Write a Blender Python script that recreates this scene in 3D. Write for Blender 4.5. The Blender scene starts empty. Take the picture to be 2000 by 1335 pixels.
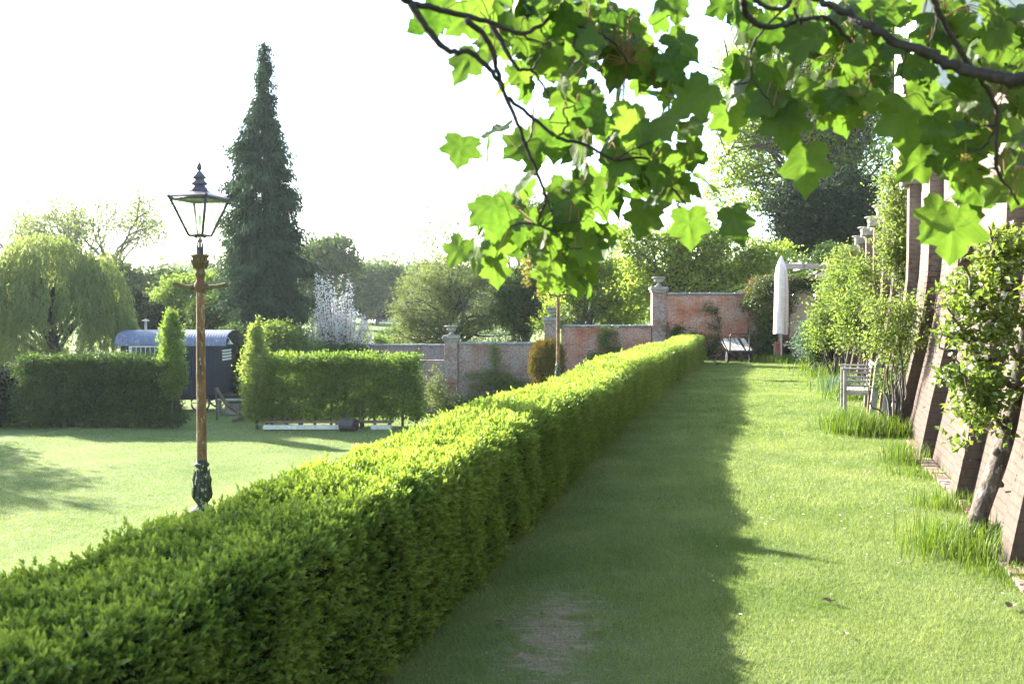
import bpy, math, random
import numpy as np
from mathutils import Vector, Matrix
rng = np.random.default_rng(11)
random.seed(5)
SC = bpy.context.scene
COL = SC.collection
PI = math.pi
EYE = 1.6
HAZE = .0002
F = 1944.0
TH = math.radians(1.62)
SUN_EL = math.radians(24.5)
SUN_DIR = np.array([-0.775*math.cos(SUN_EL), 0.632*math.cos(SUN_EL), math.sin(SUN_EL)])

def at(px, py, Y):
    """world point seen at photo pixel (2000x1335) at distance Y"""
    a = (px-1000)/F; b = (667.5-py)/F
    k = Y/(math.cos(TH)+b*math.sin(TH))
    return np.array([a*k, Y, EYE+k*(b*math.cos(TH)-math.sin(TH))])

def sstep(t):
    t = np.clip(t, 0, 1); return t*t*(3-2*t)
HY = [-2, -1, 5, 9, 12, 20, 33, 45]
HX = [-2.06, -1.82, -.38, .5, 1.15, 3.05, 6.35, 9.4]
def hedge_right(y): return np.interp(y, HY, HX)
HEDGE_W, HEDGE_H = 0.78, 0.82
def ground_z(x, y):
    x = np.asarray(x, float); y = np.asarray(y, float)
    s = (hedge_right(np.clip(y, -2, 45)) - HEDGE_W - .2 - x)*.97
    z = -2.0*sstep(s/8.2)
    z = z + 2.6*sstep((y-60)/140) + 10*sstep((y-190)/260)
    z = z + .03*np.sin(x*.7+1.3)*np.cos(y*.5) * np.clip(s, 0, 1)
    return z

# ------------------------------------------------------------ mesh builder
class MB:
    def __init__(s): s.v = []; s.f = []; s.t = []; s.u = []; s.n = 0; s.smooth = []
    def add(s, v, f, tint=None, smooth=False, uv=None):
        v = np.asarray(v, float).reshape(-1, 3); f = np.asarray(f, int)
        s.v.append(v); s.f.append(f+s.n); s.n += len(v)
        if tint is None: tint = 0.5
        s.t.append(np.broadcast_to(np.asarray(tint, float), (len(f),)).copy())
        s.smooth.append(np.full(len(f), smooth))
        s.u.append(uv if uv is not None else np.zeros((len(v), 2)))
        return s
    def build(s, name, mat, parent=None, uvs=False):
        v = np.concatenate(s.v)
        me = bpy.data.meshes.new(name)
        me.vertices.add(len(v)); me.vertices.foreach_set('co', v.ravel())
        sizes = np.concatenate([np.full(len(f), f.shape[1]) for f in s.f])
        loops = np.concatenate([f.ravel() for f in s.f])
        me.loops.add(len(loops)); me.loops.foreach_set('vertex_index', loops.astype(np.int32))
        me.polygons.add(len(sizes))
        st = np.concatenate([[0], np.cumsum(sizes)[:-1]])
        me.polygons.foreach_set('loop_start', st.astype(np.int32))
        me.polygons.foreach_set('use_smooth', np.concatenate(s.smooth))
        a = me.attributes.new('tint', 'FLOAT', 'FACE'); a.data.foreach_set('value', np.concatenate(s.t).astype(np.float32))
        if uvs:
            uv = np.concatenate(s.u)[loops]
            l = me.uv_layers.new(name='UVMap'); l.data.foreach_set('uv', uv.ravel().astype(np.float32))
        me.update(calc_edges=True)
        me.materials.append(mat)
        o = bpy.data.objects.new(name, me); COL.objects.link(o)
        if parent is not None: o.parent = parent
        return o

def box(mb, lo, hi, tint=.5, M=None, bev=0.0):
    lo = np.array(lo, float); hi = np.array(hi, float)
    if bev <= 0:
        c = np.array([[x, y, z] for z in (lo[2], hi[2]) for y in (lo[1], hi[1]) for x in (lo[0], hi[0])])
        f = [[0,2,3,1],[4,5,7,6],[0,1,5,4],[2,6,7,3],[0,4,6,2],[1,3,7,5]]
        if M is not None: c = c@M[:3,:3].T+M[:3,3]
        mb.add(c, f, tint); return
    b = min(bev, .45*min(hi-lo))
    vs = []; idx = {}
    for sx in (0,1):
        for sy in (0,1):
            for sz in (0,1):
                for ax in range(3):
                    p = [ (hi if s else lo)[k] for k, s in enumerate((sx,sy,sz))]
                    for k in range(3):
                        if k != ax: p[k] += -b if (sx,sy,sz)[k] else b
                    idx[(sx,sy,sz,ax)] = len(vs); vs.append(p)
    c = np.array(vs)
    if M is not None: c = c@M[:3,:3].T+M[:3,3]
    q = []; tr = []
    for ax in range(3):
        o1, o2 = [k for k in range(3) if k != ax]
        for s in (0,1):
            r = []
            for (p, q2) in ((0,0),(1,0),(1,1),(0,1)):
                k = [0,0,0]; k[ax] = s; k[o1] = p; k[o2] = q2; r.append(idx[(k[0],k[1],k[2],ax)])
            if (s == 1) == (ax == 1): r = r[::-1]
            q.append(r)
    for e in range(3):
        o1, o2 = [k for k in range(3) if k != e]
        for p in (0,1):
            for q2 in (0,1):
                k0 = [0,0,0]; k1 = [0,0,0]; k0[o1] = k1[o1] = p; k0[o2] = k1[o2] = q2; k1[e] = 1
                q.append([idx[(*k0,o1)], idx[(*k1,o1)], idx[(*k1,o2)], idx[(*k0,o2)]])
    for sx in (0,1):
        for sy in (0,1):
            for sz in (0,1): tr.append([idx[(sx,sy,sz,a)] for a in range(3)])
    mb.add(c, q, tint); mb.v.append(np.zeros((0,3))); mb.u.append(np.zeros((0,2)))
    base = mb.n-len(c); mb.f.append(np.array(tr)+base); mb.t.append(np.full(8, tint)); mb.smooth.append(np.full(8, False))

def rotz(a, loc=(0,0,0)):
    M = np.eye(4); M[0,0] = M[1,1] = math.cos(a); M[0,1] = -math.sin(a); M[1,0] = math.sin(a); M[:3,3] = loc; return M
def npm(M): return np.array(M)

def lathe(mb, prof, seg=20, center=(0,0,0), tint=.5, smooth=True):
    prof = np.array(prof, float); n = len(prof); a = np.arange(seg)*2*PI/seg
    v = np.zeros((n, seg, 3)); v[:,:,0] = prof[:,0:1]*np.cos(a); v[:,:,1] = prof[:,0:1]*np.sin(a); v[:,:,2] = prof[:,1:2]
    v = v.reshape(-1,3)+np.array(center)
    i = np.arange(n-1)[:,None]*seg; j = np.arange(seg)[None]; k = (j+1)%seg
    f = np.stack([i+j, i+k, i+seg+k, i+seg+j], -1).reshape(-1,4)
    mb.add(v, f, tint, smooth)

def tube(mb, pts, rad, seg=6, tint=.5, cap=True):
    pts = np.array(pts, float); n = len(pts)
    rad = np.broadcast_to(np.asarray(rad, float), (n,)) if np.ndim(rad) == 0 else np.asarray(rad, float)
    d = np.gradient(pts, axis=0); d /= np.linalg.norm(d, axis=1)[:,None]+1e-9
    ref = np.array([0,0,1.]) if abs(d[:,2]).mean() < .8 else np.array([1.,0,0])
    u = np.cross(d, ref); u /= np.linalg.norm(u, axis=1)[:,None]+1e-9; w = np.cross(d, u)
    a = np.arange(seg)*2*PI/seg
    v = pts[:,None]+rad[:,None,None]*(u[:,None]*np.cos(a)[None,:,None]+w[:,None]*np.sin(a)[None,:,None])
    i = np.arange(n-1)[:,None]*seg; j = np.arange(seg)[None]; k = (j+1)%seg
    f = np.stack([i+j, i+k, i+seg+k, i+seg+j], -1).reshape(-1,4)
    mb.add(v.reshape(-1,3), f, tint, True)
    if cap and seg >= 4:
        mb.f.append(np.array([list(range(seg))])[:, ::-1]+mb.n-n*seg); mb.t.append(np.array([tint])); mb.smooth.append(np.array([False]))
        mb.f.append(np.array([list(range(seg))])+mb.n-seg); mb.t.append(np.array([tint])); mb.smooth.append(np.array([False]))

def spline(pts, n=6):
    """catmull-rom resample"""
    p = np.array(pts, float)
    if len(p) < 3: return np.array([p[0]+(p[-1]-p[0])*t for t in np.linspace(0,1,n)])
    q = np.vstack([2*p[0]-p[1], p, 2*p[-1]-p[-2]]); out = []
    for i in range(1, len(q)-2):
        for t in np.arange(n)/n:
            out.append(.5*((2*q[i])+(-q[i-1]+q[i+1])*t+(2*q[i-1]-5*q[i]+4*q[i+1]-q[i+2])*t*t+(-q[i-1]+3*q[i]-3*q[i+1]+q[i+2])*t**3))
    out.append(p[-1]); return np.array(out)

def unit(n):
    v = rng.normal(size=(n,3)); return v/np.linalg.norm(v, axis=1)[:,None]
def norm(v): return v/(np.linalg.norm(v, axis=-1, keepdims=True)+1e-9)

def leaves(mb, P, D, N, L, W, tint, fold=.15):
    """rhombic leaf quads: P base, D axis, N approximate normal"""
    D = norm(D); S = norm(np.cross(D, N)); N = np.cross(S, D)
    L = np.broadcast_to(L, (len(P),))[:,None]; W = np.broadcast_to(W, (len(P),))[:,None]
    a = P; b = P+D*L*.45+S*W*.5+N*W*fold; c = P+D*L-N*L*fold*.6; d = P+D*L*.45-S*W*.5+N*W*fold
    v = np.stack([a,b,c,d], 1).reshape(-1,3)
    f = np.arange(len(P)*4).reshape(-1,4)
    mb.add(v, f, tint)

# ------------------------------------------------------------ objects
def tag(o, label=None, cat=None, group=None, kind=None):
    if label: o['label'] = label
    if cat: o['category'] = cat
    if group: o['group'] = group
    if kind: o['kind'] = kind
    return o
def thing(name, label, cat, loc=(0,0,0), rz=0, group=None):
    o = bpy.data.objects.new(name, None); COL.objects.link(o)
    o.location = tuple(float(c) for c in loc); o.rotation_euler = (0,0,rz); o.empty_display_size = .2
    return tag(o, label, cat, group, 'thing')
def dup(root, loc, rz, label, group=None):
    r = root.copy(); COL.objects.link(r); r.location = tuple(float(c) for c in loc); r.rotation_euler = (0,0,rz); r['label'] = label
    if group: r['group'] = group
    for ch in list(root.children):
        c = ch.copy(); COL.objects.link(c); c.parent = r
        for g in ch.children:
            d = g.copy(); COL.objects.link(d); d.parent = c
    return r

# ------------------------------------------------------------ materials
class NT:
    def __init__(s, name):
        s.m = bpy.data.materials.new(name); s.m.use_nodes = True; s.t = s.m.node_tree; s.t.nodes.clear()
        s.out = s.t.nodes.new('ShaderNodeOutputMaterial')
    def n(s, t, **kw):
        o = s.t.nodes.new(t)
        for k, v in kw.items():
            if k.startswith('_'): setattr(o, k[1:], v)
            else: s.set(o, k, v)
        return o
    def set(s, o, k, v):
        i = o.inputs[int(k[1:])] if (k[0] == 'i' and k[1:].isdigit()) else o.inputs[k.replace('__',' ')]
        if isinstance(v, bpy.types.NodeSocket): s.t.links.new(v, i)
        else:
            if isinstance(v, (tuple, list)) and len(v) == 3 and i.type == 'RGBA': v = (*v, 1)
            i.default_value = v
    def noise(s, vec, scale, detail=4, rough=.55, dist=0):
        o = s.n('ShaderNodeTexNoise', Scale=scale, Detail=detail, Roughness=rough, Distortion=dist)
        if vec is not None: s.set(o, 'Vector', vec)
        return o.outputs['Fac']
    def math(s, op, a, b=0.5, c=None, clamp=False):
        o = s.n('ShaderNodeMath', _operation=op, _use_clamp=clamp, i0=a, i1=b)
        if c is not None: s.set(o, 'i2', c)
        return o.outputs[0]
    def mr(s, v, a, b, c=0., d=1.):
        o = s.n('ShaderNodeMapRange', i0=v, i1=a, i2=b, i3=c, i4=d); return o.outputs[0]
    def mix(s, f, a, b, blend='MIX'):
        o = s.n('ShaderNodeMix', _data_type='RGBA', _blend_type=blend); s.set(o, 'i0', f); s.set(o, 'i6', a); s.set(o, 'i7', b); return o.outputs[2]
    def obj(s): return s.n('ShaderNodeTexCoord').outputs['Object']
    def sc(s, vec, k):
        o = s.n('ShaderNodeVectorMath', _operation='MULTIPLY', i0=vec); o.inputs[1].default_value = k; return o.outputs[0]
    def bump(s, h, strength=.3, dist=.01):
        return s.n('ShaderNodeBump', Strength=strength, Distance=dist, Height=h).outputs[0]
    def bsdf(s, col, rough=.8, spec=.3, metal=0., normal=None, **kw):
        o = s.n('ShaderNodeBsdfPrincipled'); s.set(o, 'Base Color', col); s.set(o, 'Roughness', rough); s.set(o, 'Specular IOR Level', spec); s.set(o, 'Metallic', metal)
        if normal is not None: s.set(o, 'Normal', normal)
        for k, v in kw.items(): s.set(o, k, v)
        return o.outputs[0]
    def done(s, sh): s.t.links.new(sh, s.out.inputs[0]); return s.m

def leafmat(name, a, b, trans=.4, tcol=None, rough=.55, spec=.25, big=.25):
    """leaf: two tints by leaf, large soft patches of variation, light passing through"""
    t = NT(name); att = t.n('ShaderNodeAttribute', _attribute_name='tint').outputs['Fac']
    nz = t.noise(t.obj(), 1.1, 3)
    f = t.math('ADD', t.math('MULTIPLY', att, .8), t.mr(nz, .35, .65, -.1*big*4, .3*big*4), clamp=True)
    c = t.mix(f, a, b)
    p = t.bsdf(c, rough, spec)
    tc = t.mix(1.0, c, tcol or (1.9, 1.75, .7), 'MULTIPLY')
    tr = t.n('ShaderNodeBsdfTranslucent', Color=tc).outputs[0]
    return t.done(t.n('ShaderNodeMixShader', i0=trans, i1=p, i2=tr).outputs[0])

def brickmat(name, c1, c2, mortar, lichen, lamt, bscale=1.0, dark=(.05,.045,.04), damt=.35, grad=None, pale=None):
    t = NT(name); ob = t.obj()
    sep = t.n('ShaderNodeSeparateXYZ', i0=ob)
    u = t.math('ADD', sep.outputs[0], sep.outputs[1])
    comb = t.n('ShaderNodeCombineXYZ', i0=u, i1=sep.outputs[2]).outputs[0]
    w = t.n('ShaderNodeTexNoise', Scale=3.0, Detail=2.0, Vector=ob)
    off = t.n('ShaderNodeVectorMath', _operation='SCALE', i0=w.outputs['Color']); off.inputs['Scale'].default_value = .012
    vec = t.n('ShaderNodeVectorMath', _operation='ADD', i0=comb, i1=off.outputs[0]).outputs[0]
    br = t.n('ShaderNodeTexBrick', Vector=vec, Color1=c1, Color2=c2, Mortar=mortar, Scale=1.0)
    br.offset = .5
    br.inputs['Mortar Size'].default_value = .007*bscale; br.inputs['Mortar Smooth'].default_value = .3
    br.inputs['Brick Width'].default_value = .225*bscale; br.inputs['Row Height'].default_value = .075*bscale
    br.inputs['Bias'].default_value = -.1
    n1 = t.noise(ob, 1.3, 5, .65); n2 = t.noise(ob, 14, 4, .7); n3 = t.noise(ob, 55, 3, .6)
    # brick to brick tone
    b2 = t.n('ShaderNodeTexBrick', Vector=vec, Color1=(.25,.25,.25), Color2=(1.25,1.2,1.15), Mortar=(.8,.8,.8), Scale=1.0); b2.offset = .5
    b2.inputs['Mortar Size'].default_value = 0; b2.inputs['Brick Width'].default_value = .225*bscale; b2.inputs['Row Height'].default_value = .075*bscale; b2.inputs['Bias'].default_value = .15
    c = t.mix(.75, br.outputs[0], b2.outputs[0], 'MULTIPLY')
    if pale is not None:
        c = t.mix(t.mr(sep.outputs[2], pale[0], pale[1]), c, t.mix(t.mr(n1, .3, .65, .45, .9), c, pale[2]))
    fl = t.math('MULTIPLY', t.mr(n1, .5-.2*lamt, .62-.1*lamt), t.mr(n2, .36, .62))
    c = t.mix(t.math('MULTIPLY', fl, min(1, .4+lamt)), c, lichen)
    c = t.mix(t.math('MULTIPLY', t.mr(t.noise(ob, 2.3, 4, .7, .5), .55, .7), damt), c, dark)
    c = t.mix(t.mr(n3, .3, .7, 0, .5), c, t.mix(1., c, (.5,.5,.5), 'MULTIPLY'))
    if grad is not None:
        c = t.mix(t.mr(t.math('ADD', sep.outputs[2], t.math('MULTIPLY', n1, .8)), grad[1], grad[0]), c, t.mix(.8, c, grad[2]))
    h = t.math('ADD', t.math('MULTIPLY', br.outputs['Fac'], -1.0), t.math('MULTIPLY', n2, .5))
    return t.done(t.bsdf(c, .85, .2, normal=t.bump(h, .9, .012)))

def roughmat(name, a, b, scale=6, c3=None, rough=.85, spec=.25, metal=0, bumps=.4, stretch=(1,1,1), c3r=(.55,.65), c3s=3.):
    t = NT(name); ob = t.sc(t.obj(), stretch)
    n1 = t.noise(ob, scale, 6, .65); n2 = t.noise(ob, scale*5, 4, .6)
    c = t.mix(t.mr(n1, .35, .65), a, b)
    if c3 is not None: c = t.mix(t.mr(t.noise(ob, scale*c3s, 5, .7), *c3r), c, c3)
    c = t.mix(t.mr(n2, .35, .65, 0, .45), c, t.mix(1., c, (.45,.45,.45), 'MULTIPLY'))
    return t.done(t.bsdf(c, rough, spec, metal, normal=t.bump(t.math('ADD', n1, t.math('MULTIPLY', n2, .5)), bumps, .02)))

M = {}
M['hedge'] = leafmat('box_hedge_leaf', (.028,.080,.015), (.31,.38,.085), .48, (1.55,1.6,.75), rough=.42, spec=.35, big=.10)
M['syc'] = None
M['spruce'] = leafmat('spruce_needles', (.014,.035,.022), (.045,.085,.040), .2, (1.3,1.3,.8), .7, .15)
M['willow'] = leafmat('willow_leaf', (.10,.14,.045), (.23,.28,.11), .45, (1.4,1.35,.8), .6, .2)
M['darkhedge'] = leafmat('shaded_hornbeam_leaf', (.018,.042,.011), (.07,.115,.028), .35, (1.5,1.5,.6), .6, .2)  # darker copy of the hornbeam leaf; shade on the left hedge put into colour
M['hornbeam'] = leafmat('hornbeam_leaf', (.05,.10,.022), (.17,.235,.055), .52, (1.6,1.6,.7), .6, .2)  # second leaf cluster added out of view to darken the near hedge
M['fresh'] = leafmat('fresh_spring_leaf', (.09,.14,.035), (.23,.28,.09), .55, (1.45,1.45,.8), .55, .25)
M['mid'] = leafmat('mid_green_leaf', (.065,.11,.028), (.18,.24,.07), .54, (1.5,1.5,.75), .6, .2)
M['airy'] = leafmat('thin_backlit_leaf', (.10,.15,.035), (.25,.31,.08), .66, (1.7,1.7,.8), .6, .15)
M['grey'] = leafmat('grey_green_leaf', (.07,.10,.04), (.19,.22,.09), .4, (1.4,1.4,.8), .6, .2)
M['yewleaf'] = leafmat('yew_needles', (.010,.022,.012), (.035,.055,.022), .15, (1.3,1.3,.8), .7, .12)
M['far'] = leafmat('distant_woodland_leaf', (.05,.085,.03), (.10,.14,.045), .35, (1.4,1.4,.8), .7, .1)
M['bronze'] = leafmat('bronze_conifer_leaf', (.045,.065,.010), (.17,.10,.015), .3, (1.4,1.2,.6), .65, .2)
M['rose'] = leafmat('climbing_rose_leaf', (.02,.045,.012), (.09,.12,.03), .35, (1.5,1.4,.7), .5, .3)
M['redtip'] = leafmat('red_tipped_leaf', (.22,.09,.06), (.16,.15,.04), .4, (1.4,1.1,.8), .5, .3)
M['ivy'] = leafmat('ivy_leaf', (.02,.05,.012), (.07,.12,.02), .3, (1.5,1.4,.7), .4, .35)
M['apple'] = leafmat('apple_leaf', (.07,.12,.025), (.21,.27,.07), .5, (1.6,1.55,.7), .42, .3)
M['blue'] = leafmat('bluish_shrub_leaf', (.08,.13,.09), (.18,.24,.15), .3, (1.2,1.3,.9), .6, .2)
M['blossom'] = leafmat('white_blossom', (.75,.66,.62), (.85,.83,.80), .4, (1,1,1), .7, .1, big=.05)
M['bark'] = roughmat('rough_bark', (.10,.085,.07), (.05,.04,.032), 8, (.16,.16,.13), stretch=(1,1,.25), bumps=.8)
M['darkbark'] = roughmat('dark_twig_bark', (.022,.017,.014), (.05,.038,.028), 25, None, rough=.6, bumps=.4)
M['greybark'] = roughmat('grey_bark', (.16,.15,.12), (.08,.07,.06), 5, stretch=(1,1,.4))
M['applebark'] = roughmat('old_apple_bark', (.16,.13,.10), (.055,.042,.035), 9, (.30,.28,.24), stretch=(1,1,.5), bumps=1.0, c3r=(.56,.63), c3s=1.6)
M['grass'] = leafmat('grass_blade', (.080,.150,.030), (.315,.355,.15), .38, (1.35,1.35,.7), .6, .2, big=.2)
M['tallgrass'] = leafmat('long_grass_blade', (.06,.12,.015), (.16,.22,.04), .4, (1.5,1.45,.6), .5, .25)
M['brick'] = brickmat('weathered_red_brick', (.52,.17,.075), (.30,.115,.07), (.36,.31,.25), (.44,.41,.38), .45, damt=.35)
M['brickgrey'] = brickmat('lichened_grey_brick', (.33,.13,.08), (.17,.09,.07), (.34,.31,.28), (.36,.34,.32), .72, damt=.3)
M['brickwhite'] = brickmat('flaking_whitewashed_brick', (.84,.78,.68), (.80,.72,.60), (.80,.76,.68), (.88,.84,.76), 1.3, dark=(.40,.20,.13), damt=.35)
M['wall'] = brickmat('sloping_terrace_brick', (.135,.075,.056), (.060,.046,.040), (.008,.007,.006), (.20,.175,.145), .34, 1.0, damt=.3, grad=(1.0,2.4,(.085,.064,.050)), pale=(1.9,3.3,(.25,.195,.165)))  # near-black mortar: shadow of the recessed joints put into its colour
M['stone'] = roughmat('weathered_stone', (.33,.32,.29), (.18,.175,.16), 5, (.10,.10,.085), bumps=.5)
M['coping'] = roughmat('grey_coping_stone', (.30,.31,.31), (.15,.155,.15), 4, (.42,.43,.44), bumps=.5)
M['render'] = roughmat('pale_lime_render', (.62,.60,.55), (.50,.48,.43), 2, (.38,.36,.32), bumps=.2)
M['wood'] = roughmat('silvered_timber', (.42,.40,.36), (.27,.25,.22), 4, (.16,.14,.12), stretch=(1,1,1), bumps=.4)
M['woodpale'] = roughmat('pale_worn_timber', (.60,.58,.52), (.44,.42,.37), 5, (.30,.28,.24), bumps=.3)
M['woodbrown'] = roughmat('brown_timber', (.20,.13,.08), (.11,.075,.05), 6, bumps=.4)
M['iron'] = roughmat('dark_iron', (.030,.028,.030), (.06,.05,.045), 20, (.12,.06,.035), rough=.5, spec=.4, bumps=.3)
M['leadpaint'] = roughmat('purplish_lead_paint', (.055,.05,.075), (.09,.08,.10), 18, (.13,.09,.07), rough=.38, spec=.5, bumps=.2)
M['rust'] = roughmat('rusted_painted_iron', (.24,.125,.055), (.045,.034,.022), 11, (.30,.28,.17), rough=.8, stretch=(1,1,.3), bumps=.8, c3r=(.57,.62), c3s=2.4)
M['greeniron'] = roughmat('flaking_green_iron', (.025,.040,.028), (.055,.06,.04), 16, (.45,.43,.34), rough=.75, bumps=.7, c3r=(.56,.61), c3s=1.)
M['blackclad'] = roughmat('black_corrugated_sheet', (.022,.025,.034), (.032,.036,.046), 3, rough=.55, bumps=.1)
M['tinroof'] = roughmat('blue_grey_tin_roof', (.12,.135,.19), (.15,.17,.225), 2, (.25,.27,.32), rough=.5, spec=.4, bumps=.1)
M['cream'] = roughmat('cream_window_paint', (.66,.65,.56), (.56,.55,.47), 3, bumps=.1)
M['canvas'] = roughmat('pale_canvas', (.74,.68,.66), (.64,.58,.56), 6, bumps=.3)
M['terracotta'] = roughmat('terracotta', (.40,.15,.09), (.30,.11,.07), 8, bumps=.2)
M['slate'] = roughmat('slate_roof', (.16,.17,.22), (.10,.11,.15), 6, bumps=.3)
M['rubber'] = roughmat('black_rubber', (.02,.02,.02), (.035,.035,.035), 8, bumps=.1)
def glassmat():
    t = NT('old_lantern_glass'); n = t.noise(t.obj(), 9, 4)
    g = t.n('ShaderNodeBsdfGlossy', Color=(.8,.85,.8), Roughness=.08).outputs[0]
    tr = t.n('ShaderNodeBsdfTransparent', Color=(.86,.90,.86)).outputs[0]
    d = t.n('ShaderNodeBsdfTranslucent', Color=(.75,.78,.74)).outputs[0]
    a = t.n('ShaderNodeMixShader', i0=.10, i1=tr, i2=g).outputs[0]
    return t.done(t.n('ShaderNodeMixShader', i0=t.mr(n, .4, .75, .05, .35), i1=a, i2=d).outputs[0])
M['glass'] = glassmat()
def panemat():
    t = NT('window_glass'); return t.done(t.bsdf((.05,.06,.065), .08, .6))
M['pane'] = panemat()
def sycmat():
    t = NT('sycamore_leaf'); att = t.n('ShaderNodeAttribute', _attribute_name='tint').outputs['Fac']
    uv = t.n('ShaderNodeTexCoord').outputs['UV']; s = t.n('ShaderNodeSeparateXYZ', i0=uv)
    ang = t.math('ARCTAN2', s.outputs[0], s.outputs[1])
    r = t.n('ShaderNodeVectorMath', _operation='LENGTH', i0=uv).outputs['Value']
    k = t.math('PINGPONG', t.math('ABSOLUTE', ang), math.radians(21))
    a2 = t.math('SUBTRACT', t.math('ABSOLUTE', ang), 0.0)
    pk = t.math('PINGPONG', a2, math.radians(21.5))     # 0 at 0, 43, 86 degrees
    dist = t.math('MULTIPLY', pk, r)
    vein = t.mr(dist, .008, .022, 1, 0)
    side = t.math('ABSOLUTE', t.math('SINE', t.math('MULTIPLY', t.math('SUBTRACT', r, t.math('MULTIPLY', pk, .9)), 42)))
    sv = t.mr(side, .0, .16, .35, 0)
    v = t.math('MAXIMUM', vein, sv)
    c = t.mix(att, (.022,.060,.009), (.095,.155,.026))
    nz = t.noise(uv, 6, 3)
    c = t.mix(t.mr(nz, .35, .7, 0, .35), c, (.13,.17,.02))
    c1 = t.mix(t.math('MULTIPLY', v, .45), c, (.12,.17,.05))
    p = t.bsdf(c1, .42, .35, normal=t.bump(v, .4, .003))
    tc = t.mix(1., t.mix(t.math('MULTIPLY', v, .4), c, (.05,.09,.01)), (1.4,1.5,.9), 'MULTIPLY')
    tr = t.n('ShaderNodeBsdfTranslucent', Color=tc).outputs[0]
    return t.done(t.n('ShaderNodeMixShader', i0=.6, i1=p, i2=tr).outputs[0])
M['syc'] = sycmat()
M['deadleaf'] = roughmat('dead_leaf', (.22,.17,.12), (.10,.07,.045), 20, bumps=.2)
def groundmat():
    t = NT('lawn_ground'); ob = t.obj()
    n1 = t.noise(ob, .35, 4, .6); n2 = t.noise(ob, 3, 6, .7); n3 = t.noise(t.sc(ob, (1,1,1)), 60, 4, .7); n4 = t.noise(ob, 14, 5, .7)
    c = t.mix(t.mr(n1, .35, .65), (.10,.15,.04), (.18,.22,.085))
    c = t.mix(t.mr(n2, .4, .7, 0, .6), c, (.21,.23,.09))
    c = t.mix(t.mr(n3, .35, .65, 0, .7), c, (.05,.085,.015))
    c = t.mix(t.mr(n4, .55, .7, 0, .4), c, (.10,.10,.04))
    # worn soil patch beside the hedge
    sep = t.n('ShaderNodeSeparateXYZ', i0=ob)
    dx = t.math('DIVIDE', t.math('SUBTRACT', sep.outputs[0], t.math('ADD', .23, t.math('MULTIPLY', t.math('SUBTRACT', sep.outputs[1], 5.0), .12))), .33)
    dy = t.math('DIVIDE', t.math('SUBTRACT', sep.outputs[1], 5.0), 1.1)
    rr = t.math('SQRT', t.math('ADD', t.math('MULTIPLY', dx, dx), t.math('MULTIPLY', dy, dy)))
    m = t.math('MULTIPLY', t.mr(t.math('ADD', rr, t.math('MULTIPLY', t.noise(t.sc(ob,(.6,1.6,1)), 7, 7, .8), 4.2)), 2.35, 2.75, 1, 0), .95)
    soil = t.mix(t.mr(n3, .3, .7), (.19,.155,.10), (.36,.30,.20))
    c = t.mix(m, c, soil)
    return t.done(t.bsdf(c, .95, .08, normal=t.bump(t.math('ADD', n3, n4), .8, .03)))
M['ground'] = groundmat()
# ------------------------------------------------------------ world, sun, camera
w = bpy.data.worlds.new('World'); SC.world = w; w.use_nodes = True
nt = w.node_tree; nt.nodes.clear()
sky = nt.nodes.new('ShaderNodeTexSky'); sky.sky_type = 'NISHITA'; sky.sun_disc = False
sky.sun_elevation = SUN_EL; sky.sun_rotation = math.atan2(SUN_DIR[0], SUN_DIR[1]); sky.dust_density = .9; sky.air_density = 1.0
bg = nt.nodes.new('ShaderNodeBackground'); bg.inputs[1].default_value = .115
wo = nt.nodes.new('ShaderNodeOutputWorld'); nt.links.new(sky.outputs[0], bg.inputs[0]); nt.links.new(bg.outputs[0], wo.inputs[0])
sd = bpy.data.lights.new('sun', 'SUN'); sd.energy = 5.0; sd.angle = math.radians(.53); sd.color = (1, .955, .86)
so = bpy.data.objects.new('sun', sd); COL.objects.link(so)
so.rotation_euler = Vector(-SUN_DIR).to_track_quat('-Z', 'Y').to_euler()
cd = bpy.data.cameras.new('camera'); co = bpy.data.objects.new('camera', cd); COL.objects.link(co); SC.camera = co
cd.sensor_width = 36; cd.lens = 36*F/2000; cd.clip_end = 3000; cd.clip_start = .05
co.location = (0, 0, EYE); co.rotation_euler = (PI/2-TH, 0, 0)
cd.dof.use_dof = True; cd.dof.focus_distance = 10.0; cd.dof.aperture_fstop = 5.6
SC.view_settings.view_transform = 'Standard'; SC.view_settings.look = 'None'; SC.view_settings.exposure = 2.76; SC.view_settings.gamma = 1
cy = SC.cycles
cy.use_denoising = True
try: cy.denoiser = 'OPENIMAGEDENOISE'
except Exception: pass
cy.max_bounces = 7; cy.diffuse_bounces = 3; cy.glossy_bounces = 2; cy.transmission_bounces = 5; cy.transparent_max_bounces = 8; cy.volume_bounces = 0
cy.use_adaptive_sampling = True; cy.adaptive_threshold = .015
cy.sample_clamp_indirect = 6; cy.caustics_reflective = False; cy.caustics_refractive = False

# ------------------------------------------------------------ ground
def axis(a):
    return np.unique(np.concatenate(a))
gx = axis([np.linspace(-900,-60,29), np.linspace(-60,-14,47), np.linspace(-14,14,141), np.linspace(14,60,24), np.linspace(60,900,29)])
gy = axis([np.linspace(-60,-2,16), np.linspace(-2,40,141), np.linspace(40,80,41), np.linspace(80,460,77), np.linspace(460,1100,17)])
X, Y = np.meshgrid(gx, gy); Z = ground_z(X, Y)
V = np.stack([X, Y, Z], -1).reshape(-1,3); nx = len(gx)
i = np.arange(len(gy)-1)[:,None]*nx+np.arange(nx-1)[None]
Fc = np.stack([i, i+1, i+nx+1, i+nx], -1).reshape(-1,4)
g = MB(); g.add(V, Fc, .5, True); tag(g.build('ground', M['ground']), kind='structure')

def waves(P, k, seed, n=7):
    r = np.random.default_rng(seed); o = 0
    for _ in range(n):
        d = r.normal(size=3)*k; o = o+np.sin(P@d+r.uniform(0,6.28))
    return o/n

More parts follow.
